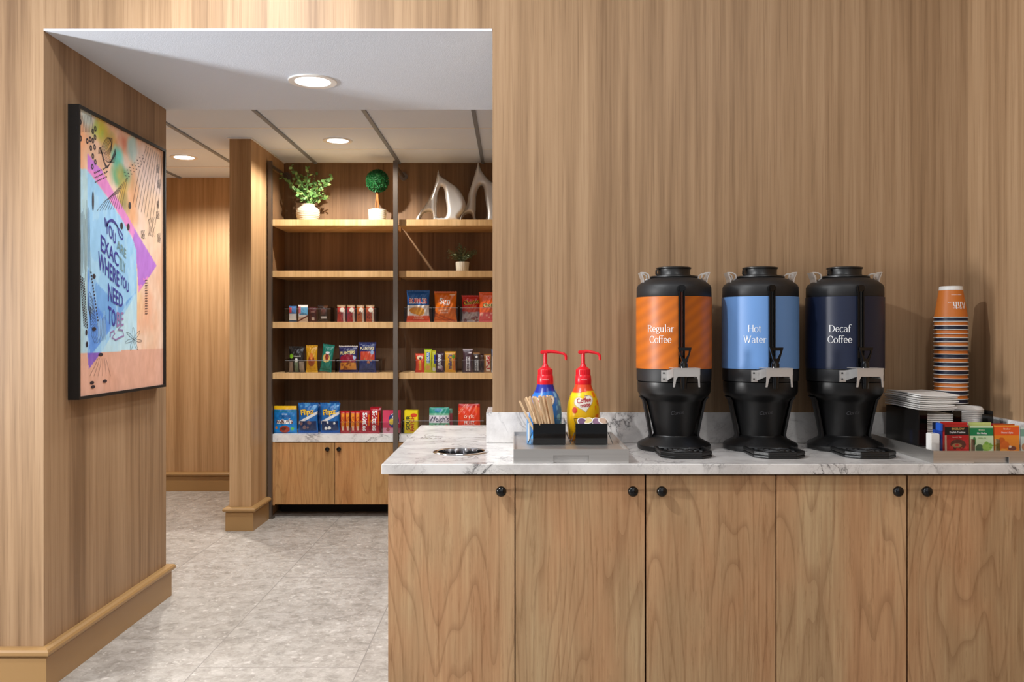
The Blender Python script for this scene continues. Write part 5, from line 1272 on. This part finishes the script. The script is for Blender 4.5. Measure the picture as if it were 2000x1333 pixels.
for k in range(7):
    ribbon(ink, spl([(178+k, 570+k*8), (186+k, 590+k*6), (182, 610+k*5), (176+k, 600)], 5), .0016)
for k in range(9): ribbon(ink, [(186+k*3, 640-k*3), (183+k*3.3, 655), (190+k*2.5, 672-k)], .0016)
for k in range(7):
    a = 2*PI*k/7; ribbon(ink, spl([(265, 663), (265+9*math.cos(a), 663+14*math.sin(a)), (265+17*math.cos(a+.15), 663+24*math.sin(a+.15)), (265+10*math.cos(a+.4), 663+14*math.sin(a+.4))], 4), .0016)
for k in range(6): ribbon(ink, [(196+k*3, 700), (190+k*5, 715), (180+k*8, 735)], .0014)
for (cx_, cy_, rx_, ry_) in [(299, 444, 6, 20), (312, 330, 2.5, 9), (314, 360, 2.5, 9), (312, 420, 3, 8), (314, 465, 3, 10), (283, 458, 3.5, 9), (312, 400, 2, 8)]:
    ribbon(ink, [(cx_+rx_*math.cos(i*1.1)*(1-.3*math.sin(i*.7)), cy_+ry_*math.sin(i*1.3)) for i in range(26)], .0014)
dots = ink
def dot(px, py, ry, rz, hollow=False):
    y0_, z0_ = a_uv(px, py); n = 14
    ring = [(y0_+ry*math.cos(2*PI*i/n), z0_+rz*math.sin(2*PI*i/n)) for i in range(n)]
    if hollow:
        inn = [(y0_+ry*.45*math.cos(2*PI*i/n), z0_+rz*.45*math.sin(2*PI*i/n)) for i in range(n)]
        dots.add([(xs_+.0014, a, b) for a, b in ring+inn], [(i, (i+1) % n, n+(i+1) % n, n+i) for i in range(n)])
    else: dots.add([(xs_+.0014, a, b) for a, b in ring], [tuple(range(n))])
for x, y in [(30, 110), (52, 182), (30, 240), (56, 335), (118, 360), (145, 345), (170, 270), (192, 245), (190, 325), (170, 355), (152, 425), (186, 418), (170, 500), (193, 555), (166, 598)]:
    dot(150+x*.21, 200+y*.21, .010, .012, True)
for x, y in [(512, 960), (436, 1150), (498, 1160)]: dot(150+x*.21, 200+y*.21, .013, .016)
dot(186, 393, .008, .04); dot(188, 540, .014, .010); dot(188, 643, .018, .008); dot(184, 748, .018, .007); dot(209, 745, .02, .007); dot(186, 756, .018, .007); dot(201, 693, .02, .007); dot(173, 650, .008, .012); dot(174, 673, .008, .012)
for k in range(20):
    for c in range(3): dot(162+c*3+k*.35, 541+k*5.0+c*2, .0042, .0042)
for k in range(16): dot(182+k*.9, 533+k*6.2, .005, .0045)
for k in range(14):
    for c in range(2): dot(288+c*2.5, 548+k*5.0, .006, .0025)
for k in range(26): dot(190+(k % 9)*3+r.uniform(-1, 1), 338+(k//9)*9-(k % 9)*1.5, .006, .0025)
for k in range(24): dot(248+k*1.6, 337-k*1.6+(k % 3)*8, .006, .0022)
ink.build('ink_pattern', PC((48, 40, 48)), cv)
# hand lettering, each word warped between its measured ends
def word(mb, txt, bl, br_, hl, hr):
    vs, fs_ = text_tris(txt, .012)
    lo = vs.min(0); hi = vs.max(0); u = (vs[:, 0]-lo[0])/(hi[0]-lo[0]); v = (vs[:, 1]-lo[1])/(hi[1]-lo[1])
    pts = []
    for a, b in zip(u, v):
        x = bl[0]+(br_[0]-bl[0])*a; y = bl[1]+(br_[1]-bl[1])*a-(hl+(hr-hl)*a)*b
        Y_, Z_ = a_uv(x, y); pts.append((xs_+.0018, Y_, Z_))
    mb.add(pts, fs_)
zw = lambda x, y: (140+x*.225, 400+y*.225)
w1 = MB()
word(w1, 'YOU', zw(312, 240), zw(400, 352), 28, 23)
word(w1, 'EXAC', zw(272, 400), zw(425, 545), 33, 26); word(w1, 'WHERE', zw(250, 560), zw(430, 720), 36, 30)
word(w1, 'NEED', zw(335, 835), zw(462, 895), 35, 24); word(w1, 'TO', zw(335, 1035), zw(398, 1065), 36, 32)
word(w1, 'YOU', zw(440, 690), zw(512, 770), 22, 21)
ribbon(w1, [zw(*p) for p in spl([(305, 110), (315, 190), (330, 150), (370, 130), (410, 180), (430, 260), (455, 300), (460, 270), (420, 200), (380, 150), (340, 150), (318, 200)], 5)][:-6], .006, 0, .0018)
w1.build('lettering', PC((62, 60, 150)), cv, label='indigo hand lettering')
w2 = MB(); word(w2, 'ARE', zw(410, 385), zw(490, 470), 20, 17); word(w2, 'TLY', zw(430, 560), zw(485, 600), 26, 20)
w2.build('lettering', PC((120, 150, 150)), cv, label='grey-green hand lettering')
w3 = MB(); word(w3, 'BE', zw(408, 1065), zw(468, 1050), 30, 26)
ribbon(w3, [zw(*p) for p in [(352, 1150), (355, 1110), (385, 1095), (392, 1120), (368, 1155), (400, 1175), (440, 1150), (470, 1140), (460, 1090), (420, 1085), (440, 1060)]], .007, 0, .0018)
w3.build('lettering', PC((150, 120, 170)), cv, label='mauve hand lettering')
